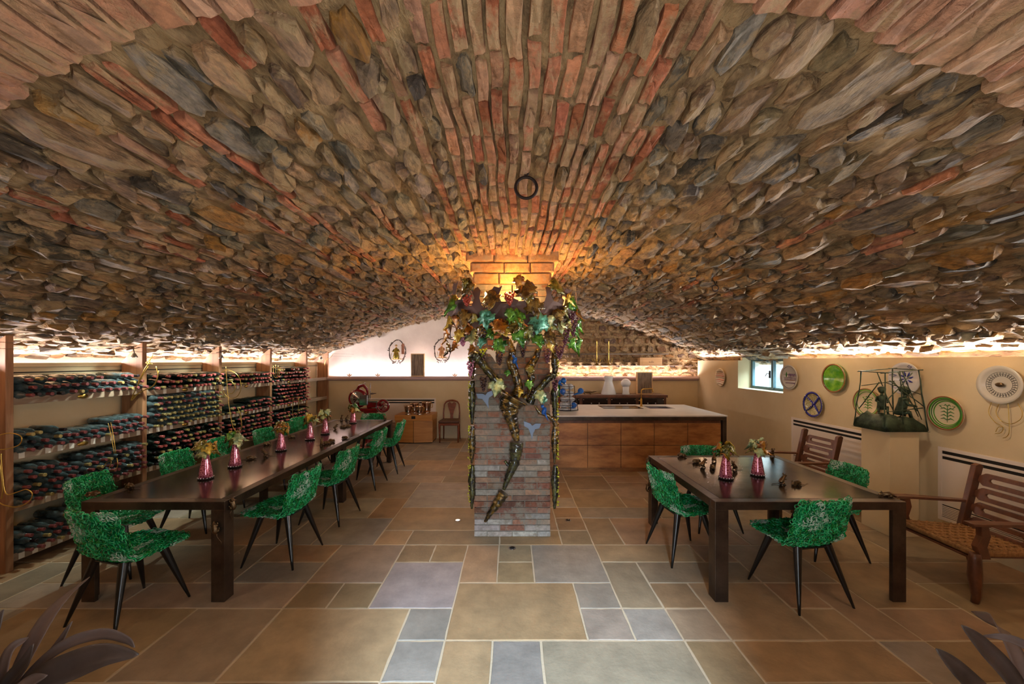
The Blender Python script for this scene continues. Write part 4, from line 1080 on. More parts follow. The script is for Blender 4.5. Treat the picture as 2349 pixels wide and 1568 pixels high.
plate(1656, 865, .38, 'small plate with red brushed stripes, left of the small window', (pc['cream'],), d1)
def d2(t, ring, stroke, R, hz, Mx):
    ring(R * .84, R * .88, hz(R * .86), pc['greyink'])
    for y, m in ((-.25, 'brown'), (-.05, 'purple'), (.22, 'purple')): stroke([(-R * .7, y * R), (0, y * R + .004), (R * .7, y * R)], .006, pc[m])
    for k in range(9): x = R * (-.6 + .15 * k); stroke([(x, -.22 * R), (x, -.07 * R)], .005, pc['purple'])
    for k in range(4): x = R * (-.15 + .2 * k); stroke([(x, 0), (x, .18 * R), (x + .06 * R, .30 * R), (x + .12 * R, .18 * R), (x + .12 * R, 0)], .006, pc['purple'])
    stroke([(-.42 * R, .0), (-.40 * R, .22 * R), (-.40 * R, .42 * R)], .014, pc['darkgreen'])
    for k in range(8): x = R * (-.5 + .14 * k); stroke([(x, -.42 * R), (x + .02, -.5 * R)], .006, pc['purple'])
plate(1815, 865, .39, 'plate painted with purple houses and a green cypress, beside the window', (pc['grey'],), d2)
def d3(t, ring, stroke, R, hz, Mx): ring(R * .90, R * .995, hz(R * .97), pc['brown'])
plate(1919, 867, .39, 'glossy plain green plate with a brown rim', (pc['greendish'],), d3)
def d4(t, ring, stroke, R, hz, Mx):
    ring(R * .82, R * .995, hz(R * .90), pc['blue'])
    for s_ in (-1, 1): stroke([(-R * .68 * s_, R * .64), (0, 0), (R * .68 * s_, -R * .64)], .020, pc['blue'])
    for s_ in (-1, 1):
        for k in range(11):
            f = -.62 + .124 * k
            if abs(f) > .03:
                o = MB().ball((-hz(abs(f) * 1.35 * R) - .022, f * R * s_, f * R * 1), .007, 6, 4); o.build('pearl_dot', pc['white'], t)
plate(1870, 927, .375, 'speckled plate with a blue rim and a blue cross of white dots', (pc['crackle'],), d4)
def sprig(stroke, R, s, m):
    stroke([(0, -R * s), (0, 0), (0, R * s * .9)], .005, m)
    for k in range(5):
        y = R * s * (-.75 + .36 * k); w = R * s * (.65 if k < 4 else .35)
        for q in (-1, 1): stroke([(0, y), (q * w * .5, y + .20 * R * s), (q * w, y + .06 * R * s)], .006, m)
    for q in (-1, 1): stroke([(q * R * s * .5, R * s * .5), (q * R * s * .75, R * s * .75), (q * R * s * .45, R * s * .8)], .006, m)
def d5(t, ring, stroke, R, hz, Mx):
    ring(R * .94, R * .995, hz(R * .97), pc['brown']); ring(R * .84, R * .92, hz(R * .88), pc['lime']); ring(R * .74, R * .78, hz(R * .76), pc['green']); sprig(stroke, R, .5, pc['green'])
plate(1994, 924, .36, 'plate with green rings and a thin sprig, half hidden behind the bronze cage', (pc['cream'],), d5)
def d6(t, ring, stroke, R, hz, Mx):
    for k in range(8):
        a = k * PI / 4 + .2; stroke([(.12 * R * math.cos(a), .12 * R * math.sin(a)), (.3 * R * math.cos(a), .3 * R * math.sin(a)), (.44 * R * math.cos(a + .1), .44 * R * math.sin(a + .1))], .011, pc['blue'])
    for a in (1.2, 2.9, 3.9):
        c = (.78 * R * math.cos(a), .78 * R * math.sin(a)); stroke([(c[0] - .03, c[1]), (c[0], c[1] + .014), (c[0] + .03, c[1]), (c[0], c[1] - .014), (c[0] - .03, c[1])], .004, pc['blue'])
plate(2082, 868, .36, 'white plate with dark blue petals behind the bronze cage', (pc['white'],), d6)
def d7(t, ring, stroke, R, hz, Mx):
    ring(R * .93, R * .995, hz(R * .97), pc['brown'])
    for a, b, m in ((.83, .91, 'green'), (.76, .81, 'darkgreen'), (.68, .74, 'green')): ring(R * a, R * b, hz(R * (a + b) / 2), pc[m])
    sprig(stroke, R, .55, pc['darkgreen'])
plate(2177, 947, .34, 'plate with bright green rings round a leafy branch, right of the pedestal', (pc['cream'],), d7)
def d8(t, ring, stroke, R, hz, Mx):
    ring(R * .66, R * .675, .013, pc['greyink']); ring(R * .44, R * .455, .011, pc['greyink'])
    for k in range(30):
        a = 2 * PI * k / 30; c, s_ = math.cos(a), math.sin(a); stroke([(.46 * R * c, .46 * R * s_), (.64 * R * c, .64 * R * s_)], .004, pc['greyink'])
        a2 = a + .1; stroke([(.55 * R * c, .55 * R * s_), (.55 * R * math.cos(a2), .55 * R * math.sin(a2))], .004, pc['greyink'])
    MB().ball((-.03, 0, 0), (.012, .035, .02), 10, 6).build('center_boss', M['bronze'], t)
plate(2302, 882, .34, 'large grey plate with a Greek key ring and dark centre, at the right', (pc['grey'],), d8)

# ------------------------------------------------------------------ pedestal and bronze cage
tag(MB().box(3.87, 4.17, 4.02, 4.35, 0, 1.08).build('pedestal', M['cream'], bevel=.003), 'tall cream square pedestal under the green bronze cage', 'pedestal')
cg = thing('cage_sculpture', 'green bronze sculpture of children on a rock inside a crooked stick cage', 'sculpture', (4.02, 4.185, 1.08)); rg = random.Random(6)
rock = MB(); nx, ny = 16, 12; vv = []
for i in range(nx + 1):
    for j in range(ny + 1):
        u, v = i / nx * 2 - 1, j / ny * 2 - 1; x = u * .235; y = v * .20
        e = max(abs(u), abs(v)); h = .012 if e > .97 else .17 * (1 - e ** 5) * (.75 + .4 * noise.noise(Vector((u * 2, v * 2, 3)))) * (1.15 if u < -.2 else .8) + .02 * noise.noise(Vector((u * 7, v * 7, 1))) + .02
        if i in (0, nx) or j in (0, ny): h = 0
        vv.append((x, y, max(0, h)))
ff = [(i * (ny + 1) + j, (i + 1) * (ny + 1) + j, (i + 1) * (ny + 1) + j + 1, i * (ny + 1) + j + 1) for i in range(nx) for j in range(ny)]
ring_ = [i * (ny + 1) for i in range(nx + 1)] + [nx * (ny + 1) + j for j in range(1, ny + 1)] + [i * (ny + 1) + ny for i in range(nx - 1, -1, -1)] + [j for j in range(ny - 1, 0, -1)]
rock.add(vv, ff + [tuple(ring_[::-1])], None, True); rock.build('rock_base', M['verdigris'], cg)
def stick(a, b, r=.0045):
    p = [Vector(a).lerp(Vector(b), k / 5) + Vector((rg.uniform(-.004, .004), rg.uniform(-.004, .004), 0)) for k in range(6)]
    MB().tube(p, [r * rg.uniform(.8, 1.25) for _ in p], 6).build('stick', M['verdigris'], cg)
C4 = [(-.22, -.18), (.22, -.18), (.22, .18), (-.22, .18)]; T4 = [(-.17, -.14, .60), (.17, -.14, .63), (.17, .14, .64), (-.17, .14, .61)]
for (a, b), t_ in zip(C4, T4): stick((a, b, .01), t_, .006)
for i in range(4):
    a, b = Vector(T4[i]), Vector(T4[(i + 1) % 4]); d = (b - a) * .14; stick(a - d, b + d, .005)
for a, b in (((-.20, -.17, .30), (.10, -.15, .60)), ((.20, -.17, .25), (-.14, -.15, .52)), ((-.21, -.17, .20), (.19, -.16, .24)), ((-.18, -.15, .50), (.18, -.15, .38)), ((.19, -.15, .12), (.0, -.14, .62)), ((-.17, .14, .45), (.2, .15, .5)), ((.20, -.1, .2), (.18, .14, .5)), ((-.20, -.1, .5), (-.19, .15, .2)), ((-.05, -.15, .61), (.15, -.15, .15)), ((.2, .15, .15), (.0, .14, .6)), ((-.02, -.17, .05), (-.03, -.15, .62))): stick(a, b)
def child(x, y, z, s, lean, face):
    mb = MB(); Mx = T(x, y, z) @ RZ(face) @ Matrix.Diagonal((s, s, s, 1))
    def q(*p): return Mx @ Vector(p)
    mb.tube([q(0, 0, 0), q(0, lean * .3, .05), q(0, lean * .7, .10), q(0, lean, .14), q(0, lean * 1.1, .155)], [.042 * s, .036 * s, .034 * s, .036 * s, .014 * s], 10)
    mb.tube([q(0, lean * 1.1, .15), q(0, lean * 1.15, .175)], [.013 * s, .012 * s], 8)
    mb.ball(q(0, lean * 1.25, .205), (.032 * s, .034 * s, .036 * s), 12, 8)
    mb.ball(q(0, lean * 1.25 + .010, .218), (.036 * s, .036 * s, .030 * s), 10, 6)
    for k in (-1, 1):
        mb.tube([q(k * .035, lean, .135), q(k * .05, lean - .02, .09), q(k * .03, lean - .07, .08)], [.012 * s, .010 * s, .008 * s], 7)
        mb.tube([q(k * .02, 0, .01), q(k * .035, -.06, .03), q(k * .035, -.075, -.03)], [.018 * s, .014 * s, .009 * s], 7)
        mb.ball(q(k * .035, -.085, -.035), (.010 * s, .018 * s, .008 * s), 7, 5)
    return mb
child(-.06, .02, .205, 1.0, -.01, -.6).build('child_figure', M['verdigris'], cg)
child(.09, -.02, .15, 1.25, -.03, .9).build('child_figure', M['verdigris'], cg)

# ------------------------------------------------------------------ armchairs
def armchair():
    t = thing('armchair', '', 'armchair')  # faces -x
    W2 = .30
    def slat(name, pts, d, m=M['teak'], b=.004): return MB().prism(pts, d).build(name, m, t, bevel=b)
    # seat frame and woven cord
    SF, SB = -.24, .26
    seat = MB().prism([(SF, -W2, .335), (SB, -W2 * .86, .315), (SB, W2 * .86, .315), (SF, W2, .335)], (0, 0, .045)); seat.build('seat_frame', M['cord'], t, bevel=.014)
    wv = MB(); na, nb = 17, 15
    for i in range(na):
        f = (i + .5) / na; y = (-1 + 2 * f)
        pts = []
        for k in range(nb * 2 + 1):
            g = k / (nb * 2); x = SF + .012 + (SB - SF - .024) * g; w = W2 * (1 - .14 * g) * .94; z = .381 - .02 * g + .006 * math.cos(PI * k / 1 + PI * i) * (1 if k % 2 == 0 else -1) * .8
            pts.append((x, y * w, z))
        wv.tube(pts, .0085, 5)
    for k in range(nb):
        g = (k + .5) / nb; x = SF + .012 + (SB - SF - .024) * g; w = W2 * (1 - .14 * g) * .97; pts = []
        for i in range(na + 1):
            pts.append((x, (-1 + 2 * i / na) * w, .381 - .02 * g + .005 * (1 if (i + k) % 2 else -1)))
        wv.tube(pts, .0085, 5)
    stuff(wv.build('woven_cord', M['cord'], t))
    for s in (-1, 1):
        y = s * W2; y0 = y - .022
        # front leg: thick turned shape
        lg = MB().tube([(SF - .0, y * 1.02, 0), (SF + .01, y * 1.02, .05), (SF + .0, y * 1.02, .20), (SF + .0, y * 1.02, .33), (SF, y * 1.02, .372)], [.022, .027, .041, .036, .030], 8, sm=True)
        lg.build('leg', M['teak'], t)
        # arm support, curved
        slat('arm_support', [(SF + .03, y0, .33), (SF + .00, y0, .42), (SF + .035, y0, .50), (SF + .03, y0, .575), (SF + .085, y0, .575), (SF + .10, y0, .50), (SF + .075, y0, .42), (SF + .10, y0, .33)], (0, .044, 0))
        # back post with leg
        slat('back_post', [(SB - .045, s * W2 * .86 - .022, .26), (SB + .015, s * W2 * .86 - .022, .26), (SB + .165, s * W2 * .86 - .022, .88), (SB + .14, s * W2 * .86 - .022, .90), (SB + .10, s * W2 * .86 - .022, .885)], (0, .044, 0))
        slat('leg', [(SB - .02, s * W2 * .86 - .02, .31), (SB + .03, s * W2 * .86 - .02, .31), (SB + .11, s * W2 * .86 - .02, 0), (SB + .075, s * W2 * .86 - .02, 0)], (0, .04, 0))
        # armrest
        yy = y
        slat('armrest', [(SF - .04, yy - .036, .575), (SF + .1, yy - .04, .575), (SB + .07, s * W2 * .90 - .024, .555), (SB + .07, s * W2 * .90 + .024, .555), (SF + .1, yy + .04, .575), (SF - .04, yy + .036, .575)], (0, 0, .022))
    for k in range(4):
        z = .40 + .125 * k; x = SB - .01 + (z - .26) * .25; hw = W2 * .86 - .02; hz_ = .052; out = []; inn = []; n = 16
        O = [(-hw, -.020), (-hw * .82, -hz_), (0, -hz_), (hw * .82, -hz_), (hw, -.020), (hw, .020), (hw * .82, hz_), (0, hz_), (-hw * .82, hz_), (-hw, .020)]
        I = [(-hw * .66, -.006), (-hw * .60, -.018), (0, -.018), (hw * .60, -.018), (hw * .66, -.006), (hw * .66, .006), (hw * .60, .018), (0, .018), (-hw * .60, .018), (-hw * .66, .006)]
        MB().ringplate([(x + q * .25, p, z + q) for p, q in O], [(x + q * .25, p, z + q) for p, q in I], (.022, 0, 0)).build('back_slat', M['teak'], t, bevel=.003)
    MB().box(SF - .01, SB, -W2 * .9, W2 * .9, .318, .330).build('under_rail', M['teak'], t)
    return t
a1 = armchair(); a1.location = (3.70, 3.22, 0); a1.rotation_euler = (0, 0, -.04)
a1['label'] = 'slatted hardwood armchair with woven cord seat, near right in front of the heater'; a1['group'] = 'slatted hardwood armchairs by the right wall'
a2 = dup(a1, (3.55, 4.98, 0), .06, 'slatted hardwood armchair with woven cord seat, farther back behind the square table')

# ------------------------------------------------------------------ objects by the back wall
cb = thing('trunk_cabinet', 'low golden oak cabinet with two doors and a black latch, copper pots on top', 'cabinet', (-2.16, 8.87, 0)); 
MB().box(-.40, .40, -.24, .31, .02, .61).build('carcass', M['oak'], cb, bevel=.003)
MB().box(-.41, .41, -.30, .31, .50, .62).build('lid', M['oak'], cb, bevel=.003)
MB().box(-.39, .39, -.22, .30, 0, .02).build('plinth', M['dark'], cb)
MB().prism([(-.41, -.25, .02), (-.005, -.30, .02), (-.005, -.28, .02), (-.41, -.235, .02)], (0, 0, .475)).build('door', M['oak'], cb)
MB().prism([(.010, -.30, .02), (.41, -.25, .02), (.41, -.235, .02), (.010, -.28, .02)], (0, 0, .475)).build('door', M['oak'], cb)
MB().box(-.04, .045, -.312, -.30, .54, .60).build('latch', M['dark'], cb, bevel=.002)
for k, (x, y, r, h) in enumerate(((-.25, -.12, .085, .20), (.0, -.13, .085, .19), (.10, .14, .105, .26), (-.18, .15, .10, .23))):
    p = thing('copper_pot', ['ribbed copper pot at the front left of the oak cabinet', 'ribbed copper pot at the front centre of the oak cabinet', 'tall copper pot at the back right of the oak cabinet', 'tall copper pot at the back left of the oak cabinet'][k], 'pot', (-2.05 + x, 8.80 + y, .62), 0, 'copper pots on the oak cabinet')
    MB().lathe([(r * .8, 0), (r * .85, .01), (r * .70, h * .12), (r * .9, h * .2), (r * .85, h * .3), (r * 1.05, h * .9), (r * 1.12, h), (r * 1.06, h), (r * .85, h * .4), (r * .6, h * .2)], 20).build('pot_body', M['copper'], p)
    q = MB()
    for e in range(4): q.ball((r * .62 * math.cos(e * PI / 2 + .8), r * .62 * math.sin(e * PI / 2 + .8), .018), .018, 8, 5)
    q.build('ball_feet', M['chrome'], p)
    MB().tube([(r * 1.05, 0, h * .85), (r * 1.3, 0, h * .8), (r * 1.25, 0, h * .5), (r * .98, 0, h * .5)], .008, 6).build('handle', M['brass'], p)

sc = thing('side_chair', 'small mahogany chair with a vase-shaped splat and brown leather seat', 'chair', (-1.40, 8.86, 0))
for s in (-1, 1):
    MB().tube([(s * .20, -.19, 0), (s * .205, -.19, .15), (s * .21, -.19, .42)], [.015, .018, .024], 4).build('leg', M['mahog'], sc)
    MB().tube([(s * .19, .24, 0), (s * .18, .20, .2), (s * .18, .18, .44), (s * .185, .20, .62), (s * .17, .23, .80), (s * .13, .245, .86), (s * .06, .25, .885), (0, .25, .89)], [.015, .017, .019, .017, .017, .02, .024, .026], 6).build('back_post', M['mahog'], sc)
sp = [(-.035, .46), (-.03, .55), (-.05, .64), (-.085, .74), (-.10, .82), (-.05, .86), (0, .815), (.05, .86), (.10, .82), (.085, .74), (.05, .64), (.03, .55), (.035, .46)]
MB().prism([(x, .20 + (z - .45) * .11, z) for x, z in sp], (0, .014, 0)).build('splat', M['mahog'], sc)
MB().box(-.18, .18, .17, .20, .45, .485).build('lower_rail', M['mahog'], sc, bevel=.003)
MB().prism([(-.23, -.21, .38), (.23, -.21, .38), (.20, .20, .38), (-.20, .20, .38)], (0, 0, .05)).build('seat_frame', M['mahog'], sc, bevel=.004)
MB().prism([(-.235, -.22, .43), (.235, -.22, .43), (.205, .17, .43), (-.205, .17, .43)], (0, 0, .055)).build('seat', M['leather'], sc, bevel=.02)

sl = thing('meat_slicer', 'antique oxblood red meat slicer with a spoked flywheel on a round pedestal', 'slicer', (-3.05, 8.45, 0))
MB().lathe([(.24, 0), (.24, .02), (.20, .035), (.13, .06), (.115, .20), (.10, .40), (.105, .60), (.12, .66), (.15, .70), (.15, .72)], 24).build('pedestal', M['red'], sl)
MB().box(-.38, .30, -.14, .14, .72, .80).build('base_frame', M['red'], sl, bevel=.02)
MB().lathe([(.001, -.045), (.16, -.045), (.20, -.03), (.205, 0), (.20, .03), (.16, .045), (.001, .045)], 28, T(-.27, 0, 1.0) @ RX(PI / 2)).build('blade_guard', M['red'], sl)
MB().lathe([(.001, -.052), (.15, -.050), (.15, -.046), (.001, -.046)], 28, T(-.27, 0, 1.0) @ RX(-PI / 2)).build('blade', M['chrome'], sl)
MB().box(-.20, -.02, -.13, .02, .86, 1.08).build('carriage_plate', M['chrome'], sl, bevel=.01)
MB().box(-.10, .28, -.12, .10, .93, .955).build('carriage_table', M['chrome'], sl, bevel=.006)
MB().prism([(-.05, -.10, .80), (.30, -.10, .84), (.30, -.10, .90), (-.05, -.10, .93)], (0, .18, 0)).build('arm', M['red'], sl, bevel=.01)
MB().tube([(-.30, 0, 1.18), (-.24, 0, 1.26), (-.15, 0, 1.28), (-.08, 0, 1.20), (-.06, 0, 1.08)], [.02, .035, .035, .03, .02], 8).build('sharpener', M['red'], sl)
MB().tube([(-.17, -.02, 1.28), (-.17, -.02, 1.33)], .010, 8).ball((-.12, 0, 1.33), .016).build('knob', M['chrome'], sl)
MB().tube([(.0, -.02, 1.0), (.0, -.02, 1.33)], .011, 8).build('guide_post', M['chrome'], sl)
MB().prism([(.01, -.02, 1.08), (.12, -.03, 1.10), (.13, -.03, 1.115), (.01, -.02, 1.12)], (0, .03, 0)).build('handle', M['chrome'], sl)
fw = MB().tube([(.33 + .115 * math.cos(t), -.20, .86 + .115 * math.sin(t)) for t in np.linspace(0, 2 * PI, 33)[:-1]], .020, 8, True)
for k in range(6):
    t = PI / 3 * k; m = MB; fw.tube([(.33, -.20, .86), (.33 + .05 * math.cos(t + .3), -.20, .86 + .05 * math.sin(t + .3)), (.33 + .11 * math.cos(t), -.20, .86 + .11 * math.sin(t))], [.014, .008, .013], 6)
fwo = fw.build('flywheel', M['red'], sl)
MB().tube([(.33 + .14 * math.cos(t), -.20, .86 + .14 * math.sin(t)) for t in np.linspace(0, 2 * PI, 33)[:-1]], .006, 6, True).build('chrome_rim', M['chrome'], fwo)
MB().tube([(.33, -.23, .86), (.33, .0, .86)], .014, 8).build('axle', M['chrome'], sl)

# ceramic wreath sconces on the white wall
skin = mat('glazed_ceramic_face', (220, 180, 150), .4); robe = mat('glazed_gold_robe', (190, 146, 60), .25, .5, col2=(120, 130, 60), ns=30); robe2 = mat('glazed_orange_robe', (190, 104, 56), .3, .2, col2=(224, 190, 140), ns=30)
candle = mat('candle_wax', (240, 230, 210), .5); vine = mat('wreath_metal', (70, 60, 58), .4, .6, col2=(110, 100, 88), ns=30); brk = mat('tower_brick', (150, 96, 76), .7, col2=(180, 128, 100), ns=30)
for k, (px, py, lb) in enumerate(((911, 806, 'metal wreath sconce with a robed ceramic figure and a brick tower, left of two'), (1015, 803, 'metal wreath sconce with an orange-robed ceramic figure, right of two'))):
    Y = 9.36; c = P(px, py, Y - .05); s = thing('wreath_sconce', lb, 'sconce', (c.x, Y, c.z), 0, None); rw_ = random.Random(k + 31)
    for q in range(2):
        pts = [((.195 + .012 * math.sin(5 * t + q * 2)) * math.cos(t), -.03 - .012 * q, .27 * math.sin(t) + .012 * math.cos(4 * t + q)) for t in np.linspace(-PI * .42, PI * 1.42, 30)]
        MB().tube(pts, .008, 6).build('wreath_stem', vine, s)
    lf = MB()
    for q in range(26):
        t = rw_.uniform(-PI * .4, PI * 1.4); cc = Vector((.20 * math.cos(t), -.05, .275 * math.sin(t))); d = Vector((rw_.uniform(-1, 1), -.3, rw_.uniform(-1, 1))).normalized() * rw_.uniform(.02, .04); sd = Vector((-d.z, 0, d.x)) * .4
        lf.prism([cc, cc + d * .5 + sd, cc + d, cc + d * .5 - sd], (0, -.005, 0))
    stuff(lf.build('wreath_leaves', vine, s))
    fg = MB(); fg.lathe([(.07, -.17), (.075, -.12), (.06, -.05), (.045, .02), (.05, .06), (.022, .085), (.018, .10)], 12, T(-.01, -.09, 0)); fg.tube([(-.055, -.09, .05), (-.085, -.11, .0), (-.03, -.16, -.01)], [.02, .018, .012], 8); fg.tube([(.035, -.09, .05), (.065, -.11, .0), (.01, -.16, -.01)], [.02, .018, .012], 8)
    fg.build('robed_figure', (robe, robe2)[k], s)
    hd = MB().ball((-.01, -.10, .125), (.028, .028, .034), 12, 8).ball((-.01, -.129, .122), .006, 6, 4); hd.build('head', skin, s)
    MB().ball((-.01, -.095, .138), (.031, .030, .028), 10, 6).build('hair', robe if k == 0 else M['pine'], s)
    MB().box(-.11, .12, -.14, -.02, -.185, -.17).build('base_ledge', M['goldwire'], s)
    for x_ in (-.11, .09):
        MB().lathe([(.012, 0), (.012, .13), (.004, .135)], 8, T(x_, -.12, -.17)).build('candle', candle, s)
    if k == 0: MB().box(.11, .165, -.08, -.03, -.06, .14).lathe([(.048, .14), (.02, .18), (.003, .21)], 8, T(.137, -.055, 0)).build('brick_tower', brk, s)
    dr = MB()
    for q in range(14): dr.ball((rw_.uniform(-.13, .11), -.08, rw_.uniform(-.29, -.20)), rw_.uniform(.009, .014), 6, 4)
    stuff(dr.build('hanging_berries', GR['dark'], s))

# ------------------------------------------------------------------ vases with glass flowers
def vase_pair(px, py, label, fl, seed, k0=[0]):
    Y = 945 / (py - HY); X = (px - HX) / F * Y; t = thing('mosaic_vase', label, 'vase', (X, Y, .75), 0, None)
    sc_ = 1.0
    MB().lathe([(.046, .012), (.056, .016), (.052, .05), (.042, .11), (.030, .175), (.024, .215), (.027, .225), (.022, .222), (.018, .20)], 20).build('vase_body', M['pinkvase'], t)
    b = MB(); b.lathe([(.056, 0), (.060, .003), (.060, .012), (.050, .015)], 20)
    b.build('base_rim', M['rust'], t)
    bb = MB()
    for q in range(16): bb.ball((.058 * math.cos(q * PI / 8), .058 * math.sin(q * PI / 8), .014), .0065, 6, 4)
    stuff(bb.build('silver_beads', M['chrome'], t))
    f = thing('glass_bouquet', fl, 'glass flowers', (X, Y, .95), 0, None); r = random.Random(seed)
    MB().tube([(0, 0, -.03), (0, 0, .07)], [.010, .014], 8).build('stem', M['amberglass'], f)
    for q in range(11):
        t_ = q * 2.4 + r.uniform(-.3, .3); e = r.uniform(.035, .09); z_ = r.uniform(.035, .135); c = Vector((e * math.cos(t_), e * math.sin(t_), z_))
        m = leafmesh(c, r.uniform(.10, .15), Vector((math.cos(t_), math.sin(t_), r.uniform(-.2, .9))), Vector((r.uniform(-.4, .4), r.uniform(-.4, .4), 1)), .5, r, .0025)
        m.build('glass_petal', G[r.choice(('clear', 'olive', 'gold', 'olive', 'green', 'olive', 'amber', 'clear'))], f)
nm = [('pink mosaic vase on the long table, nearest the viewer', 472, 1097), ('pink mosaic vase on the long table, second from the viewer', 539, 1070), ('pink mosaic vase on the long table, third from the viewer', 645, 1033),
      ('pink mosaic vase on the long table, fourth from the viewer', 711, 1008), ('pink mosaic vase on the long table, fifth from the viewer', 746, 995), ('pink mosaic vase on the long table, farthest from the viewer', 810, 970),
      ('pink mosaic vase on the square table, left of two', 1665, 1097), ('pink mosaic vase on the square table, right of two', 1738, 1090)]
for k, (lb, px, py) in enumerate(nm): vase_pair(px, py, lb, lb.replace('pink mosaic vase', 'green and amber glass flowers in the vase'), 50 + k)

# ------------------------------------------------------------------ bronze mice
def mouse(kind):
    t = thing('bronze_mouse', '', 'mouse figurine')
    b = MB()
    if kind == 0:  # crouching, nose to +x
        b.tube([(-.040, 0, .014), (-.030, 0, .018), (-.012, 0, .022), (.010, 0, .020), (.026, 0, .019), (.038, 0, .017), (.050, 0, .012), (.056, 0, .010)], [.006, .016, .0215, .018, .0135, .0135, .007, .003], 10)
        ears = ((.032, .032),); L = [(-.018, .016), (.020, .012)]; head = (.034, .030); tail = [(-.038, 0, .010), (-.06, .01, .004), (-.085, .0, .004), (-.11, -.015, .004), (-.125, -.01, .004)]
    else:  # sitting up
        b.tube([(-.020, 0, .012), (-.018, 0, .020), (-.010, 0, .034), (.0, 0, .050), (.008, 0, .062), (.018, 0, .070), (.030, 0, .072), (.040, 0, .070)], [.012, .021, .021, .016, .012, .0135, .008, .003], 10)
        L = [(-.008, .016)]; head = (.014, .083); tail = [(-.03, 0, .008), (-.055, .012, .004), (-.08, .016, .004), (-.105, .004, .004), (-.12, -.01, .004)]
        for s in (-1, 1): b.tube([(.004, s * .012, .048), (.022, s * .012, .042), (.030, s * .006, .050)], [.005, .004, .003], 5)
    for x, y in L:
        for s in (-1, 1):
            b.ball((x, s * y, .012), (.013, .008, .012), 7, 5); b.ball((x + .012, s * (y + .002), .004), (.011, .005, .004), 6, 4)
    b.build('body', M['bronze'], t)
    for s in (-1, 1): MB().ball((head[0], s * .012, head[1]), (.003, .009, .010), 8, 6).build('ear', M['bronze'], t)
    MB().tube(tail, [.003, .0025, .002, .0018, .001], 5).build('tail', M['bronze'], t)
    return t
m0, m1 = mouse(0), mouse(1)
MICE = [(215, 1137, 0, 200, 'bronze mouse at the near left corner of the long table', .75), (297, 1119, 0, 160, 'bronze mouse near the left edge of the long table, second from its near corner', .75),
        (575, 1053, 0, 20, 'bronze mouse crouching just behind the second vase on the long table', .75), (607, 1046, 1, 200, 'bronze mouse sitting up between the second and third vases', .75), (612, 1020, 0, 60, 'bronze mouse at the shelf-side edge, left of the third vase', .75),
        (668, 1004, 0, 10, 'bronze mouse behind the third vase on the long table', .75), (738, 1021, 1, 120, 'bronze mouse sitting in the group before the fifth vase, left of three', .75), (750, 1018, 0, 40, 'bronze mouse in the group before the fifth vase, middle of three', .75),
        (760, 1013, 0, 350, 'bronze mouse in the group before the fifth vase, right of three', .75), (792, 1006, 0, 170, 'bronze mouse at the aisle edge of the long table, nearest the far vase', .75), (770, 984, 1, 30, 'bronze mouse sitting up to the left of the farthest vase', .75),
        (788, 980, 0, 200, 'bronze mouse of the pair in front of the farthest vase, left one', .75), (797, 978, 0, 20, 'bronze mouse of the pair in front of the farthest vase, right one', .75), (784, 963, 1, 90, 'bronze mouse beyond the farthest vase, left of two', .75), (796, 963, 1, 60, 'bronze mouse beyond the farthest vase, right of two', .75), (882, 962, 1, 150, 'reddish bronze mouse at the far end of the long table', .75),
        (1563, 1047, 0, 340, 'bronze mouse near the far left corner of the square table', .75), (1597, 1061, 0, 10, 'bronze mouse in the left group on the square table, leftmost', .75), (1614, 1071, 1, 10, 'bronze mouse sitting up in the left group on the square table, nose right', .75),
        (1638, 1057, 1, 60, 'bronze mouse in the left group on the square table, farthest back', .75), (1634, 1075, 0, 60, 'round bronze mouse in the left group on the square table, nearest the vase', .75), (1684, 1078, 1, 200, 'bronze mouse half hidden behind the left vase of the square table', .75),
        (1772, 1046, 1, 260, 'bronze mouse at the far right behind the right vase of the square table', .75), (1796, 1110, 1, 10, 'bronze mouse standing up with a long tail, right of the right vase', .75), (1828, 1112, 0, 190, 'bronze mouse crouching farthest right in the middle of the square table', .75), (2036, 1139, 0, 150, 'bronze mouse on the near right corner of the square table', .75)]
for i, (px, py, kd, a, lb, z) in enumerate(MICE):
    Y = F * (EYE - z) / (py - HY); X = (px - HX) / F * Y; src = (m0, m1)[kd]
    o = dup(src, (X, Y, z), a * H, lb, 'small bronze mice on the tables'); o['category'] = 'mouse figurine'
CL = [(-2.155, 2.99, .705, 'bronze mouse climbing the near right corner of the long table', 0), (-2.16, 2.925, .56, 'bronze mouse clinging to the near right leg of the long table', 0), (1.512, 4.33, .69, 'bronze mouse climbing the far left leg top of the square table', 1), (1.510, 4.33, .40, 'bronze mouse clinging halfway up the far left leg of the square table', 1)]
for X, Y, z, lb, sd in CL:
    o = m0.copy(); COL.objects.link(o)
    o.matrix_world = (T(X + .008, Y, z) @ RZ(0) @ RY(PI / 2) @ RZ(PI)) if not sd else (T(X + .003, Y, z) @ RY(-PI / 2))
    if z == .56: o.matrix_world = T(-2.20, 2.922, z) @ RX(PI / 2) @ RZ(PI / 2 + .2)
    for ch_ in m0.children:
        c = ch_.copy(); COL.objects.link(c); c.parent = o
    o['label'] = lb; o['group'] = 'bronze mice climbing the table legs'
for m_ in (m0, m1):
    for c in list(m_.children): bpy.data.objects.remove(c)
    bpy.data.objects.remove(m_)

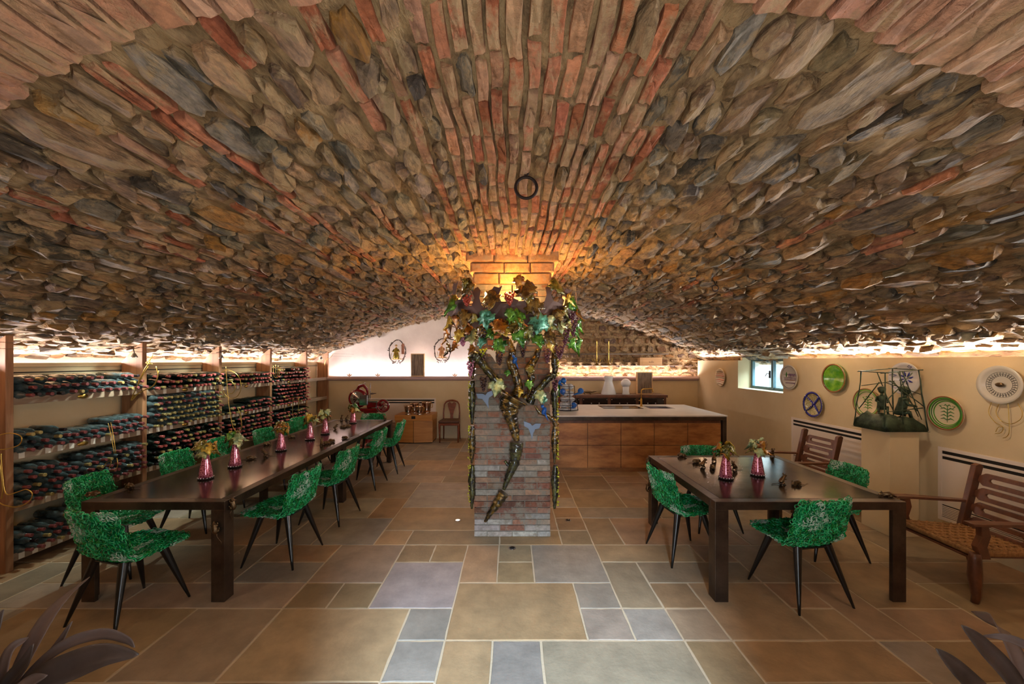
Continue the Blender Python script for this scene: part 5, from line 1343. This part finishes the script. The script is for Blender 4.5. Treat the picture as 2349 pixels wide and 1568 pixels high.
# ------------------------------------------------------------------ foliage in the front corners
def potplant(x, y, label, leaves, potz=.40):
    t = thing('potted_plant', label, 'plant', (x, y, 0)); O = (x, y, 0)
    MB().lathe([(.13, 0), (.15, .02), (.19, potz), (.20, potz), (.20, potz + .02), (.175, potz + .02), (.17, potz - .02)], 24).build('pot', M['pot'], t)
    MB().lathe([(.001, potz - .03), (.17, potz - .03), (.17, potz - .02), (.001, potz - .01)], 20).build('soil', M['soil'], t)
    MB().tube([(0, 0, potz - .02), (0, 0, potz + .12)], [.022, .018], 10).build('stem', M['soil'], t)
    for pts, w, mk in leaves:
        P3 = [Vector(p) for p in pts]; k = 6; pp = []
        def cr(a, b, c, d, f): return .5 * ((2 * b) + (c - a) * f + (2 * a - 5 * b + 4 * c - d) * f * f + (3 * b - a - 3 * c + d) * f ** 3)
        E = [P3[0] * 2 - P3[1]] + P3 + [P3[-1] * 2 - P3[-2]]
        for i in range(len(P3) - 1):
            for q in range(k): pp.append(cr(E[i], E[i + 1], E[i + 2], E[i + 3], q / k))
        pp.append(P3[-1]); n = len(pp); vs = []; fs = []
        for i, p in enumerate(pp):
            f = i / (n - 1); ww = w * max(.02, math.sin(PI * min(1, f * .86 + .12)) ** .8) * (1 if f < .97 else .3)
            d = (pp[min(n - 1, i + 1)] - pp[max(0, i - 1)]).normalized(); sd = d.cross(Vector((0, -1, .35))).normalized(); nn = sd.cross(d)
            for q in (-1, -.5, 0, .5, 1): vs.append(p + sd * ww * q + nn * ww * .35 * abs(q))
        for i in range(n - 1):
            for q in range(4): fs.append((i * 5 + q, (i + 1) * 5 + q, (i + 1) * 5 + q + 1, i * 5 + q + 1))
        mb = MB(); mb.add(vs, fs, None, True); o = mb.build('leaf', M[mk], t, origin=O, solid=.003); o.location = (0, 0, 0)
def L3(pts, Ys): return [P(px, py, Y) for (px, py), Y in zip(pts, Ys)]
bl = Vector((-1.86, 1.42, .52))
potplant(-1.86, 1.42, 'purple-leaved potted plant in the near left corner', [
    ([bl] + L3([(-30, 1520), (8, 1398)], [1.35, 1.32]), .055, 'leafdark'), ([bl] + L3([(20, 1568), (60, 1520), (77, 1476)], [1.4, 1.38, 1.36]), .026, 'leafdark'),
    ([bl] + L3([(60, 1568), (120, 1500), (166, 1424)], [1.42, 1.44, 1.46]), .020, 'leafpale'), ([bl] + L3([(70, 1545), (150, 1478), (235, 1452), (290, 1465), (309, 1484)], [1.4, 1.38, 1.36, 1.34, 1.33]), .018, 'leafpale'),
    ([bl] + L3([(90, 1562), (180, 1520), (250, 1498), (318, 1500)], [1.36, 1.33, 1.30, 1.28]), .045, 'leafdark'), ([bl] + L3([(30, 1600), (75, 1560), (108, 1548)], [1.32, 1.28, 1.25]), .022, 'leafpale'),
    ([bl] + L3([(20, 1500), (66, 1460)], [1.5, 1.55]), .02, 'leafpale'), ([bl, bl + Vector((-.2, .1, .2)), bl + Vector((-.4, .15, .22))], .04, 'leafdark'), ([bl, bl + Vector((-.1, -.15, .2)), bl + Vector((-.25, -.3, .25))], .04, 'leafdark'), ([bl, bl + Vector((-.05, .2, .22)), bl + Vector((-.1, .4, .28))], .035, 'leafpale')])
br = Vector((1.93, 1.42, .42))
potplant(1.93, 1.42, 'dark-leaved potted plant in the near right corner', [
    ([br] + L3([(2265, 1600), (2190, 1530), (2147, 1487)], [1.38, 1.34, 1.32]), .034, 'leafdark'), ([br] + L3([(2320, 1560), (2250, 1480), (2205, 1433)], [1.42, 1.40, 1.38]), .036, 'leafdark'),
    ([br] + L3([(2400, 1520), (2349, 1478), (2300, 1460), (2252, 1458)], [1.45, 1.47, 1.48, 1.5]), .016, 'leafpale'), ([br] + L3([(2420, 1480), (2380, 1440)], [1.4, 1.38]), .04, 'leafdark'),
    ([br, br + Vector((.2, .1, .2)), br + Vector((.4, .12, .25))], .04, 'leafdark'), ([br, br + Vector((.1, -.15, .2)), br + Vector((.25, -.3, .2))], .04, 'leafdark'), ([br, br + Vector((.1, .2, .25)), br + Vector((.2, .4, .22))], .035, 'leafpale')], .32)

# ------------------------------------------------------------------ wires, lamps, rings
def wire(name, label, curves, Y, r=.004, m='goldwire', cat='wire sculpture'):
    """curves in picture measure, turned into metres at the depth where the wire hangs"""
    t = None
    for k, c in enumerate(curves):
        P3 = [P(px, py, Y if isinstance(Y, (int, float)) else Y(px)) for px, py in c]; E = [P3[0] * 2 - P3[1]] + P3 + [P3[-1] * 2 - P3[-2]]; pp = []
        for i in range(len(P3) - 1):
            a, b, c_, d = E[i:i + 4]
            for q in range(6):
                f = q / 6; pp.append(.5 * ((2 * b) + (c_ - a) * f + (2 * a - 5 * b + 4 * c_ - d) * f * f + (3 * b - a - 3 * c_ + d) * f ** 3))
        pp.append(P3[-1])
        if t is None: t = thing(name, label, cat, tuple(pp[0]))
        o = MB().tube(pp, r, 6).build('wire_loop', M[m], t, origin=tuple(t.location)); o.location = (0, 0, 0)
    return t
wire('gold_wire', 'bent gold wire hooked around the second shelf upright', [[(345, 827), (330, 850), (312, 890), (301, 918), (320, 900), (350, 885), (362, 862), (358, 840)], [(340, 840), (322, 870), (303, 912), (312, 905), (330, 895), (356, 880), (364, 850)], [(352, 812), (343, 826), (335, 832), (350, 834)]], lambda px: 4.40, .0045)
wire('gold_wire', 'gold wire in the shape of a treble clef on the third upright', [[(540, 988), (552, 982), (553, 955), (545, 935)], [(518, 840), (520, 870), (524, 920), (532, 970), (540, 988), (550, 990), (555, 975), (550, 955)], [(505, 920), (495, 895), (500, 865), (520, 848), (545, 860), (553, 885), (545, 908), (525, 912), (512, 895), (514, 878), (530, 874), (540, 888), (532, 902), (518, 900)]], 5.68, .004)
wire('gold_wire', 'gold wire hand shape hanging on the fourth upright', [[(627, 838), (628, 860), (634, 866), (645, 860), (652, 846)], [(632, 836), (633, 862)], [(638, 838), (637, 862)], [(642, 842), (640, 864)]], 6.85, .004)
wire('gold_wire', 'gold wire in the shape of two joined music notes', [[(654, 912), (653, 950), (658, 958), (664, 952), (660, 946), (653, 950)], [(654, 912), (686, 910)], [(654, 918), (686, 916)], [(672, 911), (671, 950), (676, 957), (682, 950), (676, 946), (671, 950)], [(686, 910), (684, 948)]], 7.4, .004)
wire('gold_wire', 'gold wire rings tangled on the nearest shelf upright', [[(-10, 1000), (20, 993), (45, 998), (50, 1010), (40, 1022), (10, 1030), (-10, 1030)], [(2, 1040), (6, 1090), (14, 1132), (40, 1128), (60, 1122), (74, 1132), (66, 1150), (40, 1162), (10, 1158), (-5, 1150)], [(-6, 1030), (2, 1080), (6, 1120), (3, 1144)]], 3.22, .004)
wire('gold_wire', 'gold wire loops hanging before the nearest bottle bay', [[(248, 970), (255, 1000), (262, 1040)], [(254, 968), (260, 1000), (266, 1040)], [(238, 1070), (245, 1060), (255, 1058), (250, 1075)], [(225, 1075), (245, 1080), (262, 1078), (270, 1066), (268, 1050)]], 4.0, .0035)
wire('gold_wire', 'faint gold wire doodle below the grey plate on the right wall', [[(2275, 920), (2268, 945), (2280, 965), (2300, 978)], [(2312, 922), (2314, 950), (2315, 990), (2308, 1002), (2300, 1004)], [(2335, 925), (2345, 945), (2340, 962), (2318, 972), (2296, 964), (2285, 945), (2292, 925)], [(2284, 990), (2290, 980), (2302, 980), (2296, 992), (2282, 994)]], lambda px: F * 4.33 / (px - HX), .0025)
wire('gold_wire', 'small gold wire loops on the last upright by the back wall', [[(744, 838), (748, 825), (758, 820), (764, 812)], [(696, 862), (702, 846), (712, 850), (706, 862)]], 8.9, .004)

for k, (z0_, X0, X1, lb) in enumerate(((1.955, -4.18, -3.80, 'thin steel cable stretched above the wine shelves, upper of two'), (1.905, -4.24, -3.85, 'thin steel cable stretched above the wine shelves, lower of two'))):
    tag(MB().tube([(X0, -.3, z0_ + .0), (X0 + .02, 4.4, z0_), (X1, 9.4, z0_ + .01)], .0022, 5).build('tension_cable', M['chrome']), lb, 'cable', 'lamp cables above the shelves')
SPN = ['small lit spotlight on the cable in front of the second upright', 'small cable spotlight before the third shelf bay', 'small cable spotlight before the fourth shelf bay', 'small cable spotlight near the back wall']
for k, (y, px) in enumerate(((4.35, -4.20), (5.6, -4.16), (6.9, -4.08), (8.2, -4.0))):
    t = thing('cable_spotlight', SPN[k], 'spotlight', (px, y, 1.90), 0, 'small spotlights on the cables')
    MB().tube([(-.02, -.06, .02), (.02, .06, .055)], .004, 6).build('cross_bar', M['rust'], t)
    MB().tube([(0, 0, .035), (.01, 0, -.01)], .005, 6).build('stem', M['rust'], t)
    MB().lathe([(.012, 0), (.016, -.01), (.032, -.045), (.034, -.05), (.028, -.047), (.012, -.015)], 14, T(.01, 0, -.01), cap=False).build('reflector', M['chrome'], t)
    MB().ball((.01, 0, -.045), (.022, .022, .008), 10, 6).build('bulb', M['bulb'], t)
def ringhook(px, py, R, label, r):
    # find the vault above
    Y = 1.0
    for _ in range(400):
        X = (px - HX) / F * Y
        if EYE - (py - HY) / F * Y >= vault_pt(X, Y) - .02: break
        Y += .01
    z = vault_pt(X, Y) + .02; t = thing('iron_ring', label, 'ring', (X, Y, z))
    MB().tube([(-.02, 0, 0), (-.012, 0, -.05), (0, 0, -.075), (.012, 0, -.05), (.02, 0, 0)], r * .8, 6).build('staple', M['rust'], t)
    L = .075 + .085 * (R / .068) * 0
    MB().tube([(R * math.cos(a), .0, -L - R + R * math.sin(a)) for a in np.linspace(0, 2 * PI, 29)[:-1]], r, 8, True).build('ring', M['rust'], t)
ringhook(1207, 392, .066, 'large rusty iron ring hanging from the crown of the vault', .010)
ringhook(717, 628, .035, 'small iron ring hanging from the left side of the vault', .006)
ringhook(1641, 646, .035, 'small iron ring hanging from the right side of the vault', .006)
# light strips lying on top of the low walls
tag(MB().box(-4.68, -4.65, -.2, 9.1, 1.662, 1.672).build('light_strip', M['led']), 'glowing light strip behind the top edge of the left wall', 'light strip', 'hidden light strips')
tag(MB().box(4.48, 4.51, -.2, YW0 - .1, 1.762, 1.772).build('light_strip', M['led']), 'glowing light strip behind the top edge of the right wall', 'light strip', 'hidden light strips')
tag(MB().box(-4.2, 4.2, 9.30, 9.33, 1.346, 1.356).build('light_strip', M['led']), 'glowing light strip behind the rounded ledge of the back wall', 'light strip', 'hidden light strips')
bpy.context.view_layer.update()
